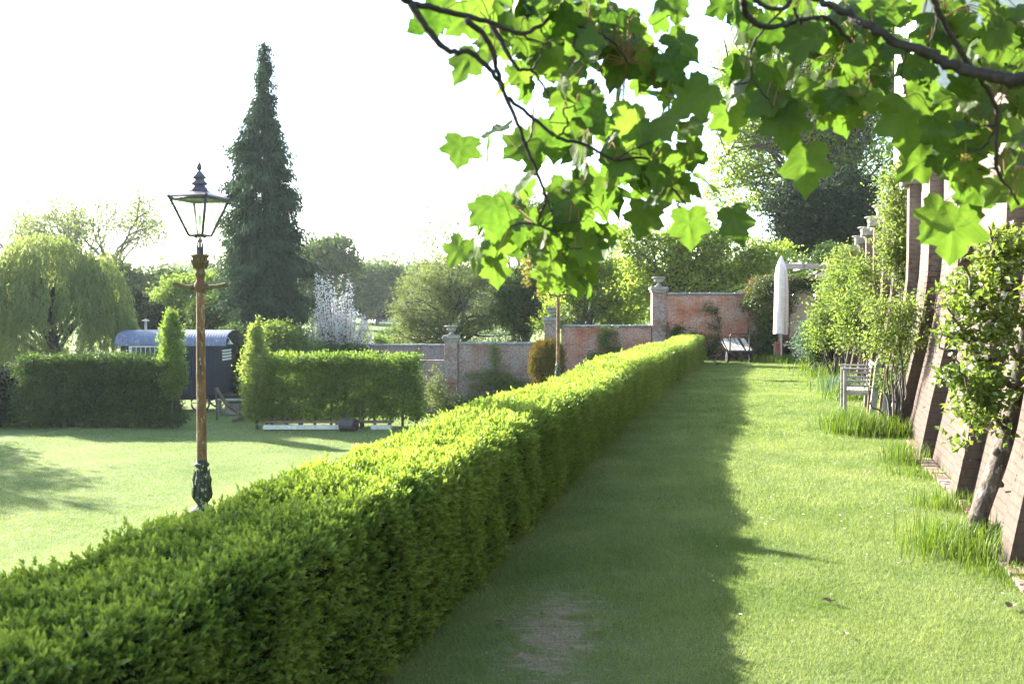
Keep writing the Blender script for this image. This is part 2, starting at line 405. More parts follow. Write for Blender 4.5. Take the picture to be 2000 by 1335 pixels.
# grass blades: one mass on the path lawn, thinner on the soil patch; another on the bank
def soil(x, y):
    r = np.sqrt(((x-.23-(y-5)*.12)/.36)**2+((y-5)/1.15)**2)
    return r
def grass(x, y, h, wd, lean=.5):
    n = len(x); P = np.stack([x, y, ground_z(x, y)-.003], 1)
    a = rng.uniform(0, 2*PI, n); s = np.stack([np.cos(a), np.sin(a), 0*a], 1)*(wd/2)[:,None]
    t = P+np.stack([rng.normal(size=n)*h*lean, rng.normal(size=n)*h*lean, h], 1)
    v = np.stack([P-s, P+s, t], 1).reshape(-1,3)
    return v, np.arange(3*n).reshape(-1,3)
wall_x = lambda y: 1.50+.29*y
mb = MB()
for (y0, y1, dens, h, wd) in ((3.7, 5.5, 15000, .024, .0030), (5.5, 8, 10000, .026, .0038), (8, 13, 5200, .028, .006), (13, 22, 2300, .032, .010), (22, 34.5, 1100, .035, .016)):
    n = int(dens*(y1-y0)*(4.0+.05*(y0+y1)/2))
    y = rng.uniform(y0, y1, n); x0 = hedge_right(y)-.35; x1 = wall_x(y)
    x = x0+(x1-x0)*rng.uniform(0, 1, n)
    P = np.stack([x, y, 0*x], 1)
    keep = rng.uniform(0, 1, n) < np.clip(.75+.5*waves(P, 3., 1)+.3*waves(P, 9, 2), .25, 1)
    sv = soil(x, y)+.5*waves(P, 8, 5)+.35*waves(P, 21, 6)
    keep &= (sv+.9*waves(P*[.8,2.2,1], 9, 66)+.5*waves(P*[1,2,1], 24, 67) > .80) | (rng.uniform(0,1,n) < .22)
    x, y = x[keep], y[keep]; n = len(x); P = P[keep]
    hh = h*rng.uniform(.5, 1.35, n)*(1+.25*waves(P, 4, 8))
    v, f = grass(x, y, hh, np.full(n, wd))
    mb.add(v, f, np.clip(.45+.35*waves(P, 1.6, 3)+.25*waves(P, 7, 4)+rng.normal(size=n)*.22, 0, 1))
tag(mb.build('grass', M['grass']), 'short mown green grass of the upper lawn path beside the hedge', 'grass', kind='stuff')
mb = MB()
for (y0, y1, dens, h, wd) in ((3, 9, 2600, .03, .007), (9, 16, 1300, .03, .010), (16, 30, 520, .03, .015), (30, 36, 300, .035, .02)):
    yy = (y0+y1)/2; W = min(.52*yy+hedge_right(yy), 20)
    n = int(dens*(y1-y0)*W); y = rng.uniform(y0, y1, n); x1 = hedge_right(y)-HEDGE_W+.1; x0 = np.maximum(-.53*y, x1-19)
    x = x0+(x1-x0)*rng.uniform(0,1,n); P = np.stack([x, y, 0*x], 1)
    v, f = grass(x, y, h*rng.uniform(.5,1.2,n), np.full(n, wd), .8)
    mb.add(v, f, np.clip(.6+.35*waves(P, .8, 13)+rng.normal(size=n)*.2, 0, 1))
tag(mb.build('grass', M['grass']), 'pale mown grass of the lower lawn and its bank', 'grass', kind='stuff')
# loose soil on the worn patch
mb = MB(); n = 2200; y = rng.normal(5.0, .62, n); x = .23+(y-5)*.12+rng.normal(size=n)*.2; P = np.stack([x, y, 0*x], 1); k = (soil(x, y)+.5*waves(P, 8, 5)+.35*waves(P, 21, 6)+.5*waves(P*[1,2,1], 14, 66) < .95); P = P[k]; n = len(P); r = .003+.006*rng.random(n)**3
o6 = np.array([[1,0,0],[-.5,.87,0],[-.5,-.87,0],[0,0,1.0]]); v = (P[:,None]+o6[None]*r[:,None,None]*rng.uniform(.6,1.4,(n,4,1))); i = np.arange(n)*4
mb.add(v.reshape(-1,3), np.concatenate([np.stack([i,i+1,i+3],1), np.stack([i+1,i+2,i+3],1), np.stack([i+2,i,i+3],1)]), .5)
M['crumb'] = roughmat('soil_crumbs', (.36,.31,.22), (.20,.16,.105), 60)
tag(mb.build('soil_crumbs', M['crumb']), 'crumbly bare soil showing through the worn grass in the hedge shade', 'soil', kind='stuff')
# daisies
mb = MB(); n = 150; y = rng.uniform(5, 20, n); x = wall_x(y)-rng.uniform(.3, 2.2, n)**1.0
for j in range(n):
    r = .006+.005*rng.random(); a = np.arange(7)*2*PI/7
    c = np.array([x[j], y[j], .03]); v = np.vstack([c+[0,0,.004], np.stack([c[0]+r*np.cos(a), c[1]+r*np.sin(a), 0*a+c[2]+r*.3], 1)])
    mb.add(v, [[0, q+1, (q+1)%7+1] for q in range(7)], 1.)
tag(mb.build('daisies', M['blossom']), 'tiny white daisies sprinkled over the sunlit grass', 'daisies', kind='stuff')

# ------------------------------------------------------------ long box hedge
hd = thing('clipped_hedge', 'long low clipped hedge running from the near corner to the brick wall', 'hedge', (0,0,0))
def hedge_surface(y, u):
    """u 0..1 across: near-side bottom, over the top, to far-side bottom. returns point, normal"""
    Wd = HEDGE_W; H = HEDGE_H+.03*np.sin(y*.9)+.03*np.sin(y*.37+1)+.04*np.clip((y-20)/13, 0, 1)-.07*np.clip((4.8-y)/2, 0, 1); r = .14
    L1 = H-r; La = r*PI/2; L2 = Wd-2*r; T = 2*L1+2*La+L2
    d = u*T; cx = np.zeros_like(d); cz = np.zeros_like(d); nx_ = np.zeros_like(d); nz = np.zeros_like(d)
    m = d < L1; cx[m] = Wd/2; cz[m] = d[m]; nx_[m] = 1
    m = (d >= L1) & (d < L1+La); a = (d-L1)/r; cx[m] = (Wd/2-r+r*np.cos(a))[m]; cz[m] = (H-r+r*np.sin(a))[m]; nx_[m] = np.cos(a)[m]; nz[m] = np.sin(a)[m]
    m = (d >= L1+La) & (d < L1+La+L2); cx[m] = (Wd/2-r-(d-L1-La))[m]; cz[m] = H[m]; nz[m] = 1
    m = (d >= L1+La+L2) & (d < L1+2*La+L2); a = PI/2+(d-L1-La-L2)/r; cx[m] = (-Wd/2+r+r*np.cos(a))[m]; cz[m] = (H-r+r*np.sin(a))[m]; nx_[m] = np.cos(a)[m]; nz[m] = np.sin(a)[m]
    m = d >= L1+2*La+L2; cx[m] = -Wd/2; cz[m] = (H-r-(d-L1-2*La-L2))[m]; nx_[m] = -1
    cxl = hedge_right(y)-Wd/2
    cz = cz+np.minimum(ground_z(cxl-Wd/2+.1, y), 0)*np.where(cx < 0, .4, 0)
    P = np.stack([cxl+cx, y, cz], -1); N = np.stack([nx_, -.24*nx_, nz], -1)
    return P, norm(N)
def lump(P): return .022*waves(P, 2.2, 21)+.034*waves(P, 6., 22)+.034*waves(P, 16, 23)
ny = 260; nu = 60
yy = -1.5+34.3*(np.linspace(0,1,ny)); uu = np.linspace(0,1,nu)
Yg, Ug = np.meshgrid(yy, uu, indexing='ij'); P, N = hedge_surface(Yg.ravel(), Ug.ravel())
ins = .075*np.ones(len(P)); P2 = P+N*(lump(P)-ins)[:,None]
i = np.arange(ny-1)[:,None]*nu+np.arange(nu-1)[None]
mb = MB(); mb.add(P2, np.stack([i, i+nu, i+nu+1, i+1], -1).reshape(-1,4), .05, True)
for e in (0, ny-1): mb.f.append(np.array([list(range(e*nu, e*nu+nu))])); mb.t.append(np.array([.05])); mb.smooth.append(np.array([False]))
M['core'] = roughmat('hedge_dark_core', (.012,.018,.006), (.02,.022,.01), 30)
mb.build('dark_core', M['core'], hd)  # added dark shell behind the leaves; inner shade put into its colour, blocks see-through
def sprigs(mb, P, N, L, W, k, tint, up=.35, jit=.55):
    n = len(P)
    Dd = norm(N+np.array([0,0,up])+rng.normal(size=(n,3))*jit*.6)
    for q in range(k):
        fr = (q+.3)/k
        R = unit(n); side = norm(np.cross(Dd, R))
        D = norm(Dd*(.45+.75*fr)+side*(1.05-.75*fr))
        base = P+Dd*(L*1.5*fr)[:,None]
        NN = norm(Dd+rng.normal(size=(n,3))*.4)
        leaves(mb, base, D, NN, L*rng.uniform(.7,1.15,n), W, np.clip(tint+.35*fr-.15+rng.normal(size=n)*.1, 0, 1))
mb = MB()
for (y0, y1, dens, L, k) in ((.8, 3.6, 4600, .022, 9), (3.6, 6.5, 3500, .025, 8), (6.5, 11, 2200, .030, 7), (11, 19, 1200, .037, 5), (19, 32.9, 650, .046, 5)):
    n = int(dens*(y1-y0)*2.3); y = np.clip(rng.uniform(y0, y1, n)+rng.normal(size=n)*.07*y1, .6, 32.9); u = rng.uniform(0, 1, n)**.85
    P, N = hedge_surface(y, u); ld = lump(P)
    dens_k = rng.uniform(0,1,n) < np.clip(.85+9*(ld), .22, 1); P, N, ld = P[dens_k], N[dens_k], ld[dens_k]; n = len(P)
    P = P+N*(ld-.055+rng.uniform(-.02,.035,n)+.05*(rng.uniform(0,1,n) > .93)*rng.uniform(0,1,n))[:,None]
    sprigs(mb, P, N, np.full(n, L)*rng.uniform(.75,1.25,n), np.full(n, L*.46), k, np.clip(.38+6*ld+.2*(N[:,2] > .8)+.25*waves(P, 1.2, 31)+.15*waves(P, 9, 32), 0, 1))  # tint lighter on top for new growth and sun, darker in hollows as painted shade
# the end of the hedge
n = 1400; y = np.full(n, 32.8); u = rng.uniform(0,1,n); P, N = hedge_surface(y, u); c = np.array([hedge_right(32.8)-HEDGE_W/2, 32.8, .4])
P = c+(P-c)*np.sqrt(rng.uniform(0,1,n))[:,None]; N = np.tile([.1,.9,.3], (n,1)); sprigs(mb, P, N, np.full(n,.045), np.full(n,.018), 5, np.full(n,.4))
P = P+[0,-.02,0]
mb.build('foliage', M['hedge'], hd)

# ------------------------------------------------------------ generic trees
def crown_pts(lobes, nclus, per, sig, shell=.5):
    lobes = np.array(lobes, float); vol = lobes[:,3]*lobes[:,5]; pr = vol/vol.sum()
    k = rng.choice(len(lobes), nclus, p=pr); d = unit(nclus); r = (shell+(1-shell)*rng.uniform(0,1,nclus)**.6)
    C = lobes[k,:3]+d*lobes[k,3:6]*r[:,None]
    nrm = norm(d+np.array([0,0,.4]))
    idx = np.repeat(np.arange(nclus), rng.poisson(per, nclus))
    s = sig*rng.uniform(.5, 1.5, nclus)
    P = C[idx]+rng.normal(size=(len(idx),3))*s[idx][:,None]*[1,1,.55]
    ct = rng.normal(size=nclus)*.20
    return C, P, nrm[idx], ct[idx]
def limbs(mb, base, top, C, r0, nl, tint=.5, seg=7, start=.35, wander=.08):
    """trunk plus limbs to nl cluster centres with side shoots"""
    base = np.array(base, float); top = np.array(top, float); H = np.linalg.norm(top-base)
    tr = spline([base, base+(top-base)*.35+rng.normal(size=3)*H*.02, base+(top-base)*.7+rng.normal(size=3)*H*.03, top], 5)
    tr[:, 2] = np.maximum.accumulate(tr[:, 2])
    rr = r0*(1-.75*np.linspace(0,1,len(tr))**.9); rr[0] *= 1.35
    tube(mb, tr, rr, seg+2, tint)
    pick = rng.choice(len(C), min(nl, len(C)), replace=False)
    for p in pick:
        q = C[p]; f = np.clip((q[2]-base[2])/(top[2]-base[2]+1e-6)*.75-.1, start, .97)*rng.uniform(.8, 1)
        i0 = int(f*(len(tr)-1)); s = tr[i0]; d = q-s; L = np.linalg.norm(d)
        m1 = s+d*.35+[0,0,L*.12]+rng.normal(size=3)*L*wander; m2 = s+d*.7+[0,0,L*.08]+rng.normal(size=3)*L*wander
        pts = spline([s, m1, m2, q], 4); r1 = min(rr[i0]*.6, .012+.022*L)
        tube(mb, pts, r1*(1-.85*np.linspace(0,1,len(pts))), 5, tint, cap=False)
        for _ in range(3):
            j = rng.integers(len(pts)//3, len(pts)); e = pts[j]+norm(rng.normal(size=3)+[0,0,.3])*L*.28
            tube(mb, [pts[j], (pts[j]+e)/2+rng.normal(size=3)*L*.03, e], [r1*.35, r1*.22, r1*.06], 4, tint, cap=False)
def tree(name, label, cat, Y, px, lobes_px, nclus, per, sig, leaf, lm, bm, r0=.15, nl=22, group=None, dep=.8, base=None, top=None, shell=.5, droop=0., wratio=.55, upn=.15, part='crown', zb=None, trunk_part='trunk'):
    """lobes_px: (px, py, rx, ry[, dY]) seen from the photograph's spot, given their real size at their own distance"""
    x0 = at(px, 700, Y)[0]; z0 = float(ground_z(x0, Y)) if zb is None else zb
    o = thing(name, label, cat, (x0, Y, z0), 0, group)
    lob = []
    for l in lobes_px:
        Yl = Y+(l[4] if len(l) > 4 else 0); c = at(l[0], l[1], Yl); s = Yl/F
        rx, rz = l[2]*s, l[3]*s
        lob.append((*(c-[x0, Y, z0]), rx, (rx+rz)/2*dep, rz))
    C, P, N, ct = crown_pts(lob, nclus, per, sig, shell)
    # nothing below the ground
    k = P[:,2] > .05; P, N, ct = P[k], N[k], ct[k]; n = len(P)
    zl = max(l[2]+l[5] for l in lob)
    tb = MB(); tp = np.array([lob[0][0]*.6, lob[0][1]*.5, zl*.82]) if top is None else np.array(top)
    limbs(tb, [0,0,-.15], tp, C, r0, nl); tb.build(trunk_part, bm, o)
    fb = MB()
    D = norm(rng.normal(size=(n,3))*.8+N*.7+[0,0,-droop]); NN = norm(rng.normal(size=(n,3))*.7+[0,0,upn]+N*.3)
    L = leaf*rng.uniform(.6,1.3,n)
    leaves(fb, P, D, NN, L, L*wratio, np.clip(.5+ct+rng.normal(size=n)*.2, 0, 1))
    fb.build(part, lm, o)
    return o
# ------------------------------------------------------------ far woodland, field, far house
GF = 'hazy trees beyond the garden wall'
tree('round_tree', 'hazy blue green domed tree just right of the tall dark conifer', 'tree', 105, 648, [(648,498,46,34),(622,520,40,40),(668,520,30,22),(600,545,30,50)], 300, 45, .55, .42, M['far'], M['greybark'], .3, 16, GF, part='crown')
tree('oak_tree', 'hazy oak with broad yellowish green crown above the sunny field', 'tree', 135, 715, [(710,548,45,30),(745,570,40,30),(690,580,50,38),(765,545,30,28)], 380, 45, .6, .5, M['far'], M['greybark'], .35, 14, GF)
tree('lime_tree', 'hazy rounded tree standing left of the far slate roofed cottage', 'tree', 160, 672, [(672,570,50,42),(640,600,45,34)], 260, 45, .7, .55, M['far'], M['greybark'], .35, 12, GF)
tree('ash_tree', 'dark bluish tree in a hollow beside the far cottage', 'tree', 150, 737, [(735,606,30,15),(722,600,20,15)], 130, 45, .5, .5, M['yewleaf'], M['greybark'], .3, 8, GF)
tree('beech_tree', 'pale hazy tree peeping over the far cottage roof', 'tree', 175, 790, [(790,575,50,40),(835,560,45,42),(880,560,50,45),(940,565,50,40)], 420, 45, .8, .62, M['far'], M['greybark'], .35, 12, GF)
# woodland mass closing the horizon
mb = MB(); n = 2600
ang = rng.uniform(-.75, .75, n); R = rng.uniform(250, 340, n); C = np.stack([R*np.sin(ang), R*np.cos(ang), 0*R], 1)
C[:,2] = ground_z(C[:,0], C[:,1])+rng.uniform(0, 9, n)+2.5*np.sin(ang*37)
idx = np.repeat(np.arange(n), 22); P = C[idx]+rng.normal(size=(len(idx),3))*[2.2,2.2,1.6]
leaves(mb, P, unit(len(P)), unit(len(P)), 1.6*rng.uniform(.6,1.3,len(P)), 1.1, np.clip(.5+rng.normal(size=n)[idx]*.2, 0, 1))
tag(mb.build('woodland', M['far']), 'hazy wood closing the horizon beyond the fields', 'woodland', kind='stuff')
# far house
c = at(757, 612, 170); zb = float(ground_z(c[0], 170))
hs = thing('cottage', 'small distant cottage with grey slate roof among hazy trees', 'house', (c[0], 170, zb-.2), .35)
b = MB(); box(b, (-2.8,-3.5,0), (2.8,3.5,2.1+c[2]-1.6)); b.build('wall', M['render'], hs)
b = MB(); e = 2.1+c[2]-1.6
b.add([[-3.1,-3.8,e-.1],[3.1,-3.8,e-.1],[3.1,3.8,e-.1],[-3.1,3.8,e-.1],[-3.1,0,e+2.4],[3.1,0,e+2.4]], [[0,1,5,4],[3,4,5,2]]); b.add([[-3.1,-3.8,e-.1],[-3.1,3.8,e-.1],[-3.1,0,e+2.4],[3.1,-3.8,e-.1],[3.1,3.8,e-.1],[3.1,0,e+2.4]], [[0,2,1],[3,4,5]])
b.build('roof', M['slate'], hs)
for k in (-1.5, 0, 1.5):
    b = MB(); box(b, (k-.35,-3.56,.9), (k+.35,-3.5,1.9)); b.build('window', M['pane'], hs)
# shrubs and grasses out in the field
for (px, py, Y, r, lab) in ((770,655,80,26,'pale bush in the sunny field below the far cottage'), (730,668,55,22,'small leafy bush showing above the far low wall'), (700,690,50,30,'dark green bush just behind the far low wall')):
    tree('field_bush', lab, 'bush', Y, px, [(px,py,r,r*.7),(px+r*.7,py+6,r*.6,r*.5)], 70, 40, .18*Y/50, .1*Y/50, M['mid'], M['bark'], .05, 8, 'bushes beyond the far low wall', part='foliage', trunk_part='stem')

# ------------------------------------------------------------ bare hazy trees
def bare_tree(label, px, Y, H, spread, seed, group, r0=.32, dens=900):
    r = np.random.default_rng(seed); x0 = at(px, 700, Y)[0]; z0 = float(ground_z(x0, Y))
    o = thing('bare_tree', label, 'tree', (x0, Y, z0), 0, group); mb = MB(); tips = []
    def grow(p, d, L, rad, lev):
        pts = [p]; q = p; dd = d
        for _ in range(3):
            dd = norm(dd+r.normal(size=3)*.16+np.array([0,0,.06])); q = q+dd*L/3; pts.append(q)
        tube(mb, pts, np.linspace(rad, rad*.62, 4), 5 if lev < 3 else 3, .5, cap=False)
        if lev >= 3: tips.append(pts[2]); tips.append(pts[3])
        if lev >= 5 or rad < .006: return
        for k in range(r.integers(2, 4) if lev else 4):
            a = norm(np.cross(dd, r.normal(size=3))); ang = r.uniform(.3, .75)*spread
            grow(pts[3] if k < 2 else pts[2], norm(dd*math.cos(ang)+a*math.sin(ang)), L*r.uniform(.62,.82), rad*.62, lev+1)
    grow(np.array([0,0,-.2]), np.array([0.02,0,1.]), H*.32, r0, 0)
    # sparse opening leaf
    mb.build('trunk', M['greybark'], o)
    T = np.array(tips); idx = r.integers(0, len(T), dens*4); P = T[idx]+r.normal(size=(len(idx),3))*.55
    fb = MB(); leaves(fb, P, unit(len(P)), unit(len(P)), .26, .16, r.uniform(0,1,len(P))); fb.build('crown', M['grey'], o)
    return o
GB = 'bare spreading trees fading in the haze'
bare_tree('faint bare tree fading into haze above the top of the willow', 205, 88, 16.5, 1.0, 3, GB)
bare_tree('bare branching tree in haze just left of the near lamp lantern', 330, 78, 16.0, 1.0, 8, GB, .38, 700)
bare_tree('faint bare tree showing between the near lamp and the tall dark conifer', 440, 84, 13.5, 1.0, 12, GB)
bare_tree('faint bare tree above the left edge of the willow', 110, 92, 14.5, 1.0, 5, GB)
bare_tree('thin bare topped tree behind the hanging sycamore leaves', 985, 62, 12.5, .95, 21, GB, .24, 1500)
tree('hedgerow_tree', 'hazy low tree filling the gap between the willow and the dark shrubs', 'tree', 74, 270, [(270,570,70,26),(330,560,60,30),(215,545,40,35)], 260, 45, .5, .35, M['far'], M['greybark'], .25, 12, GF)

# ------------------------------------------------------------ willow
Yw = 38; x0 = at(105, 700, Yw)[0]; z0 = float(ground_z(x0, Yw))
wl = thing('willow_tree', 'large pale green weeping willow hanging over the dark hedge', 'tree', (x0, Yw, z0))
lob = []
for (px, py, rx, ry) in ((85,530,90,85),(10,580,75,90),(185,560,55,80),(120,620,110,90),(-60,620,70,100),(215,640,45,60),(40,700,90,60)):
    c = at(px, py, Yw)-[x0,Yw,z0]; s = Yw/F; lob.append((*c, rx*s, rx*s*.8, ry*s))
lob = np.array(lob); fb = MB(); tb = MB(); ns = 2300; ends = []
for j in range(ns):
    l = lob[rng.choice(len(lob), p=(lob[:,3]*lob[:,5])/(lob[:,3]*lob[:,5]).sum())]
    d = unit(1)[0]; d[2] = abs(d[2])*.9+.05; p = l[:3]+d*l[3:6]*rng.uniform(.75,1.02); ends.append(p)
    Ls = rng.uniform(.5, 2.1); m = int(24*Ls**.8); t = np.sort(rng.uniform(0,1,m))
    out = norm(np.array([d[0],d[1],0]))*.45*Ls
    Q = p+out*np.sqrt(t)[:,None]*.6-np.array([0,0,1])*(Ls*t**1.25)[:,None]+rng.normal(size=(m,3))*.035
    Q = Q[Q[:,2] > .3]; m = len(Q)
    if not m: continue
    D = norm(rng.normal(size=(m,3))*.35+[0,0,-1]+norm(out+1e-6)*.25); ct = rng.normal()*.18
    leaves(fb, Q, D, rng.normal(size=(m,3)), .17*rng.uniform(.7,1.3,m), .042, np.clip(.55+ct+rng.normal(size=m)*.12,0,1))
limbs(tb, [0,0,-.2], [0,0,4.6], np.array(ends), .2, 26); tb.build('trunk', M['bark'], wl); fb.build('crown', M['willow'], wl)

# ------------------------------------------------------------ tall dark conifer
Yc = 45; x0 = at(520, 700, Yc)[0]; z0 = float(ground_z(x0, Yc)); s = Yc/F
cf = thing('conifer_tree', 'very tall dark narrow pointed conifer with drooping sprays', 'tree', (x0, Yc, z0))
prof = [(80,2,2),(110,5,6),(150,10,11),(200,19,21),(235,27,38),(270,40,62),(330,62,78),(400,70,80),(460,78,88),(520,86,88),(580,88,78),(640,80,62),(690,55,40)]
py_ = np.array([p[0] for p in prof]); rl = np.array([p[2] for p in prof])*s; rr_ = np.array([p[1] for p in prof])*s
fb = MB(); tb = MB(); nb = 1250; cent = []
for j in range(nb):
    q = rng.uniform(0, 1)**.8; py = 84+(690-84)*q
    a = rng.uniform(0, 2*PI); R = (np.interp(py, py_, rr_) if math.cos(a) > 0 else np.interp(py, py_, rl))*rng.uniform(.5, 1.08)*(1+.17*math.sin(py*.09+2*math.cos(a)*3)+.13*math.sin(py*.23+a*2))*(rng.uniform(1.2,1.55) if rng.random() > .92 else 1)
    z = at(520, py, Yc)[2]-z0
    tip = np.array([R*math.cos(a), R*math.sin(a), z-.18*R]); r0 = tip*[.08,.08,1]+[0,0,.30*R+.1]
    m = int(12+54*min(R,1.8)/1.2); t = rng.uniform(.35,1,m); cen = r0+(tip-r0)*t[:,None]
    Q = cen+rng.normal(size=(m,3))*[.14,.14,.10]; D = norm(norm(tip*[1,1,0]+1e-6)*.55+rng.normal(size=(m,3))*.35+[0,0,-.9])
    ct = rng.normal()*.2; leaves(fb, Q, D, rng.normal(size=(m,3))+[0,0,.5], .23*rng.uniform(.6,1.3,m), .055, np.clip(.45+ct+rng.normal(size=m)*.12, 0, 1))
    if j%6 == 0: tube(tb, [r0, (r0+tip)/2+[0,0,.05], tip], [.03,.02,.006], 4, cap=False)
H = at(520, 84, Yc)[2]-z0
tube(tb, [[0,0,-.2],[.02,0,H*.3],[0,.02,H*.6],[0,0,H]], [.28,.2,.1,.012], 9); tb.build('trunk', M['bark'], cf); fb.build('crown', M['spruce'], cf)

# ------------------------------------------------------------ shrubs left of the conifer and behind the hut
GS = 'shrubs and small trees behind the shepherd hut'
tree('yew_bush', 'small dark pointed evergreen right of the willow', 'shrub', 48, 264, [(264,600,17,36),(264,630,20,30)], 120, 60, .13, .13, M['yewleaf'], M['bark'], .06, 10, GS, part='foliage', trunk_part='stem')
tree('yew_bush', 'dark evergreen bush behind the left part of the hut roof', 'shrub', 47, 300, [(296,622,24,30),(325,632,28,26)], 160, 60, .16, .13, M['yewleaf'], M['bark'], .07, 10, GS, part='foliage', trunk_part='stem')
tree('field_maple', 'light green tree behind the near lamp and hut roof', 'tree', 54, 385, [(350,580,48,36),(400,572,50,40),(430,600,40,42),(375,610,60,40)], 420, 45, .25, .18, M['mid'], M['bark'], .14, 20, GS)
tree('holly_tree', 'dark green tree between the hut and the tall conifer', 'tree', 49, 425, [(420,625,48,50),(460,650,36,60),(400,660,50,40),(450,600,26,36)], 380, 55, .22, .15, M['darkhedge'], M['bark'], .13, 18, GS)
tree('laurel_bush', 'dense green shrub between the hut end and the tall clipped column', 'shrub', 39, 450, [(452,680,26,44),(440,730,30,48),(470,740,26,50)], 260, 60, .16, .11, M['darkhedge'], M['bark'], .07, 10, GS, part='foliage', trunk_part='stem')
tree('elder_bush', 'broad mid green bush behind the left end of the hornbeam screen', 'shrub', 41, 545, [(545,665,48,32),(585,690,38,28),(510,690,40,36),(555,710,60,30)], 420, 55, .2, .11, M['mid'], M['bark'], .09, 14, GS, part='foliage', trunk_part='stem')
tree('elder_bush', 'low green bush behind the middle of the hornbeam screen', 'shrub', 42, 625, [(625,700,50,22),(680,695,40,22)], 220, 50, .2, .11, M['darkhedge'], M['bark'], .07, 10, GS, part='foliage', trunk_part='stem')
# blossom
def blossom():
    Y = 44; x0 = at(660, 700, Y)[0]; z0 = float(ground_z(x0, Y)); s = Y/F
    o = thing('apple_blossom_tree', 'small tree covered in white blossom with upright wands', 'tree', (x0, Y, z0)); tb = MB(); fb = MB()
    tube(tb, [[0,0,-.1],[.03,0,.6],[0,0,1.2]], [.1,.085,.07], 8)
    for j in range(135):
        px = rng.uniform(596, 728); c = abs(px-655)/65; top = rng.uniform(0,1)
        py = 560+75*c**1.5+rng.uniform(0, 95)*(1-c*.4)
        if top > .84: py = rng.uniform(530, 570); px = rng.uniform(615, 690)
        e = at(px, py, Y+rng.uniform(-1.4,1.4))-[x0,Y,z0]
        st = np.array([e[0]*.3, e[1]*.3, min(1.1+rng.uniform(0,.9), e[2]*.7)]); mid = st+(e-st)*.5+[ (e[0]-st[0])*.18, 0, -.05]
        pts = spline([np.array([0,0,1.0]), st, mid, e], 4); tube(tb, pts, np.linspace(.03,.006,len(pts)), 4, cap=False)
        m = 70; t = rng.uniform(.4,1,m)**.8; k = t*(len(pts)-1); a = pts[np.floor(k).astype(int).clip(0,len(pts)-2)]; b = pts[(np.floor(k).astype(int)+1).clip(1,len(pts)-1)]
        Q = a+(b-a)*(k%1)[:,None]+rng.normal(size=(m,3))*.06
        leaves(fb, Q, unit(m), unit(m), .085, .07, rng.uniform(0,1,m))
    tb.build('trunk', M['bark'], o); fb.build('blossom', M['blossom'], o)
    n = 3500; P = np.stack([rng.uniform(-1.3,1.4,n), rng.uniform(-1.2,1.2,n), rng.uniform(.8,3.2,n)], 1); gb = MB(); leaves(gb, P, unit(n), unit(n), .09, .05, rng.uniform(0,1,n)); gb.build('crown', M['grey'], o)
blossom()

# ------------------------------------------------------------ trees behind the brick wall
GW = 'trees rising behind the brick garden wall'
tree('willow_leaved_tree', 'wide feathery grey green tree behind the stone urn of the lowest pillar', 'tree', 47, 880, [(880,545,70,52),(830,590,62,70),(930,590,70,62),(860,640,70,60),(960,640,50,46),(800,640,34,50)], 1000, 30, .20, .14, M['grey'], M['bark'], .2, 60, GW, wratio=.35)
tree('ivy_clad_tree', 'dark trunk clothed in ivy with thin grey crown above the lowest brick wall', 'tree', 46, 1022, [(1020,620,18,55),(1015,560,40,40),(1045,590,30,50),(995,600,28,36)], 420, 45, .2, .12, M['darkhedge'], M['bark'], .22, 40, GW)
tree('maple_tree', 'yellow green loose branched tree behind the middle pillar', 'tree', 43, 1150, [(1130,570,50,46),(1180,560,55,60),(1100,600,40,34),(1210,600,50,50),(1160,510,50,40),(1075,640,26,26)], 480, 26, .23, .15, M['airy'], M['bark'], .16, 60, GW, dep=.5)
tree('hazel_tree', 'bright yellow green bushy tree behind the tallest brick wall', 'tree', 41, 1330, [(1290,500,60,50),(1350,480,65,56),(1420,500,60,52),(1480,520,50,46),(1530,520,40,42),(1250,545,40,46),(1380,550,80,36),(1240,470,34,34)], 760, 30, .24, .15, M['airy'], M['bark'], .18, 60, GW, dep=.5)
tree('thorn_tree', 'airy light green tree standing left of the tallest pillar', 'tree', 45, 1228, [(1225,560,46,60),(1260,600,36,44),(1195,620,40,34)], 300, 26, .2, .13, M['airy'], M['bark'], .12, 40, GW, dep=.5)
tree('big_lime_tree', 'tall broad tree with wide limbs rising behind the terrace wall', 'tree', 52, 1640, [(1560,300,130,70),(1480,210,90,70),(1660,180,120,100),(1440,300,60,50),(1700,320,80,60),(1530,120,110,60),(1440,380,70,40),(1590,370,90,40),(1760,120,90,90),(1460,150,60,60),(1660,60,120,50)], 1700, 28, .38, .2, M['airy'], M['bark'], .5, 130, GW, dep=.5, top=(-1,0,14.5), zb=2.5)
tree('yew_tree', 'broad black green yew spreading behind the terrace wall urns', 'tree', 47, 1625, [(1600,420,80,50),(1550,400,50,40),(1650,390,60,60),(1680,440,50,60),(1560,460,60,36),(1640,480,60,40)], 700, 60, .3, .16, M['yewleaf'], M['bark'], .4, 80, GW, zb=1.0, top=(0,0,4.6))
tree('ivy_bush', 'ivy mound with pale edges on the wall top beside the farthest urn', 'shrub', 37.5, 1640, [(1625,495,24,18),(1650,510,20,24),(1600,512,14,14)], 140, 55, .14, .1, M['ivy'], M['bark'], .05, 8, GW, part='foliage', zb=1.2, trunk_part='stem')

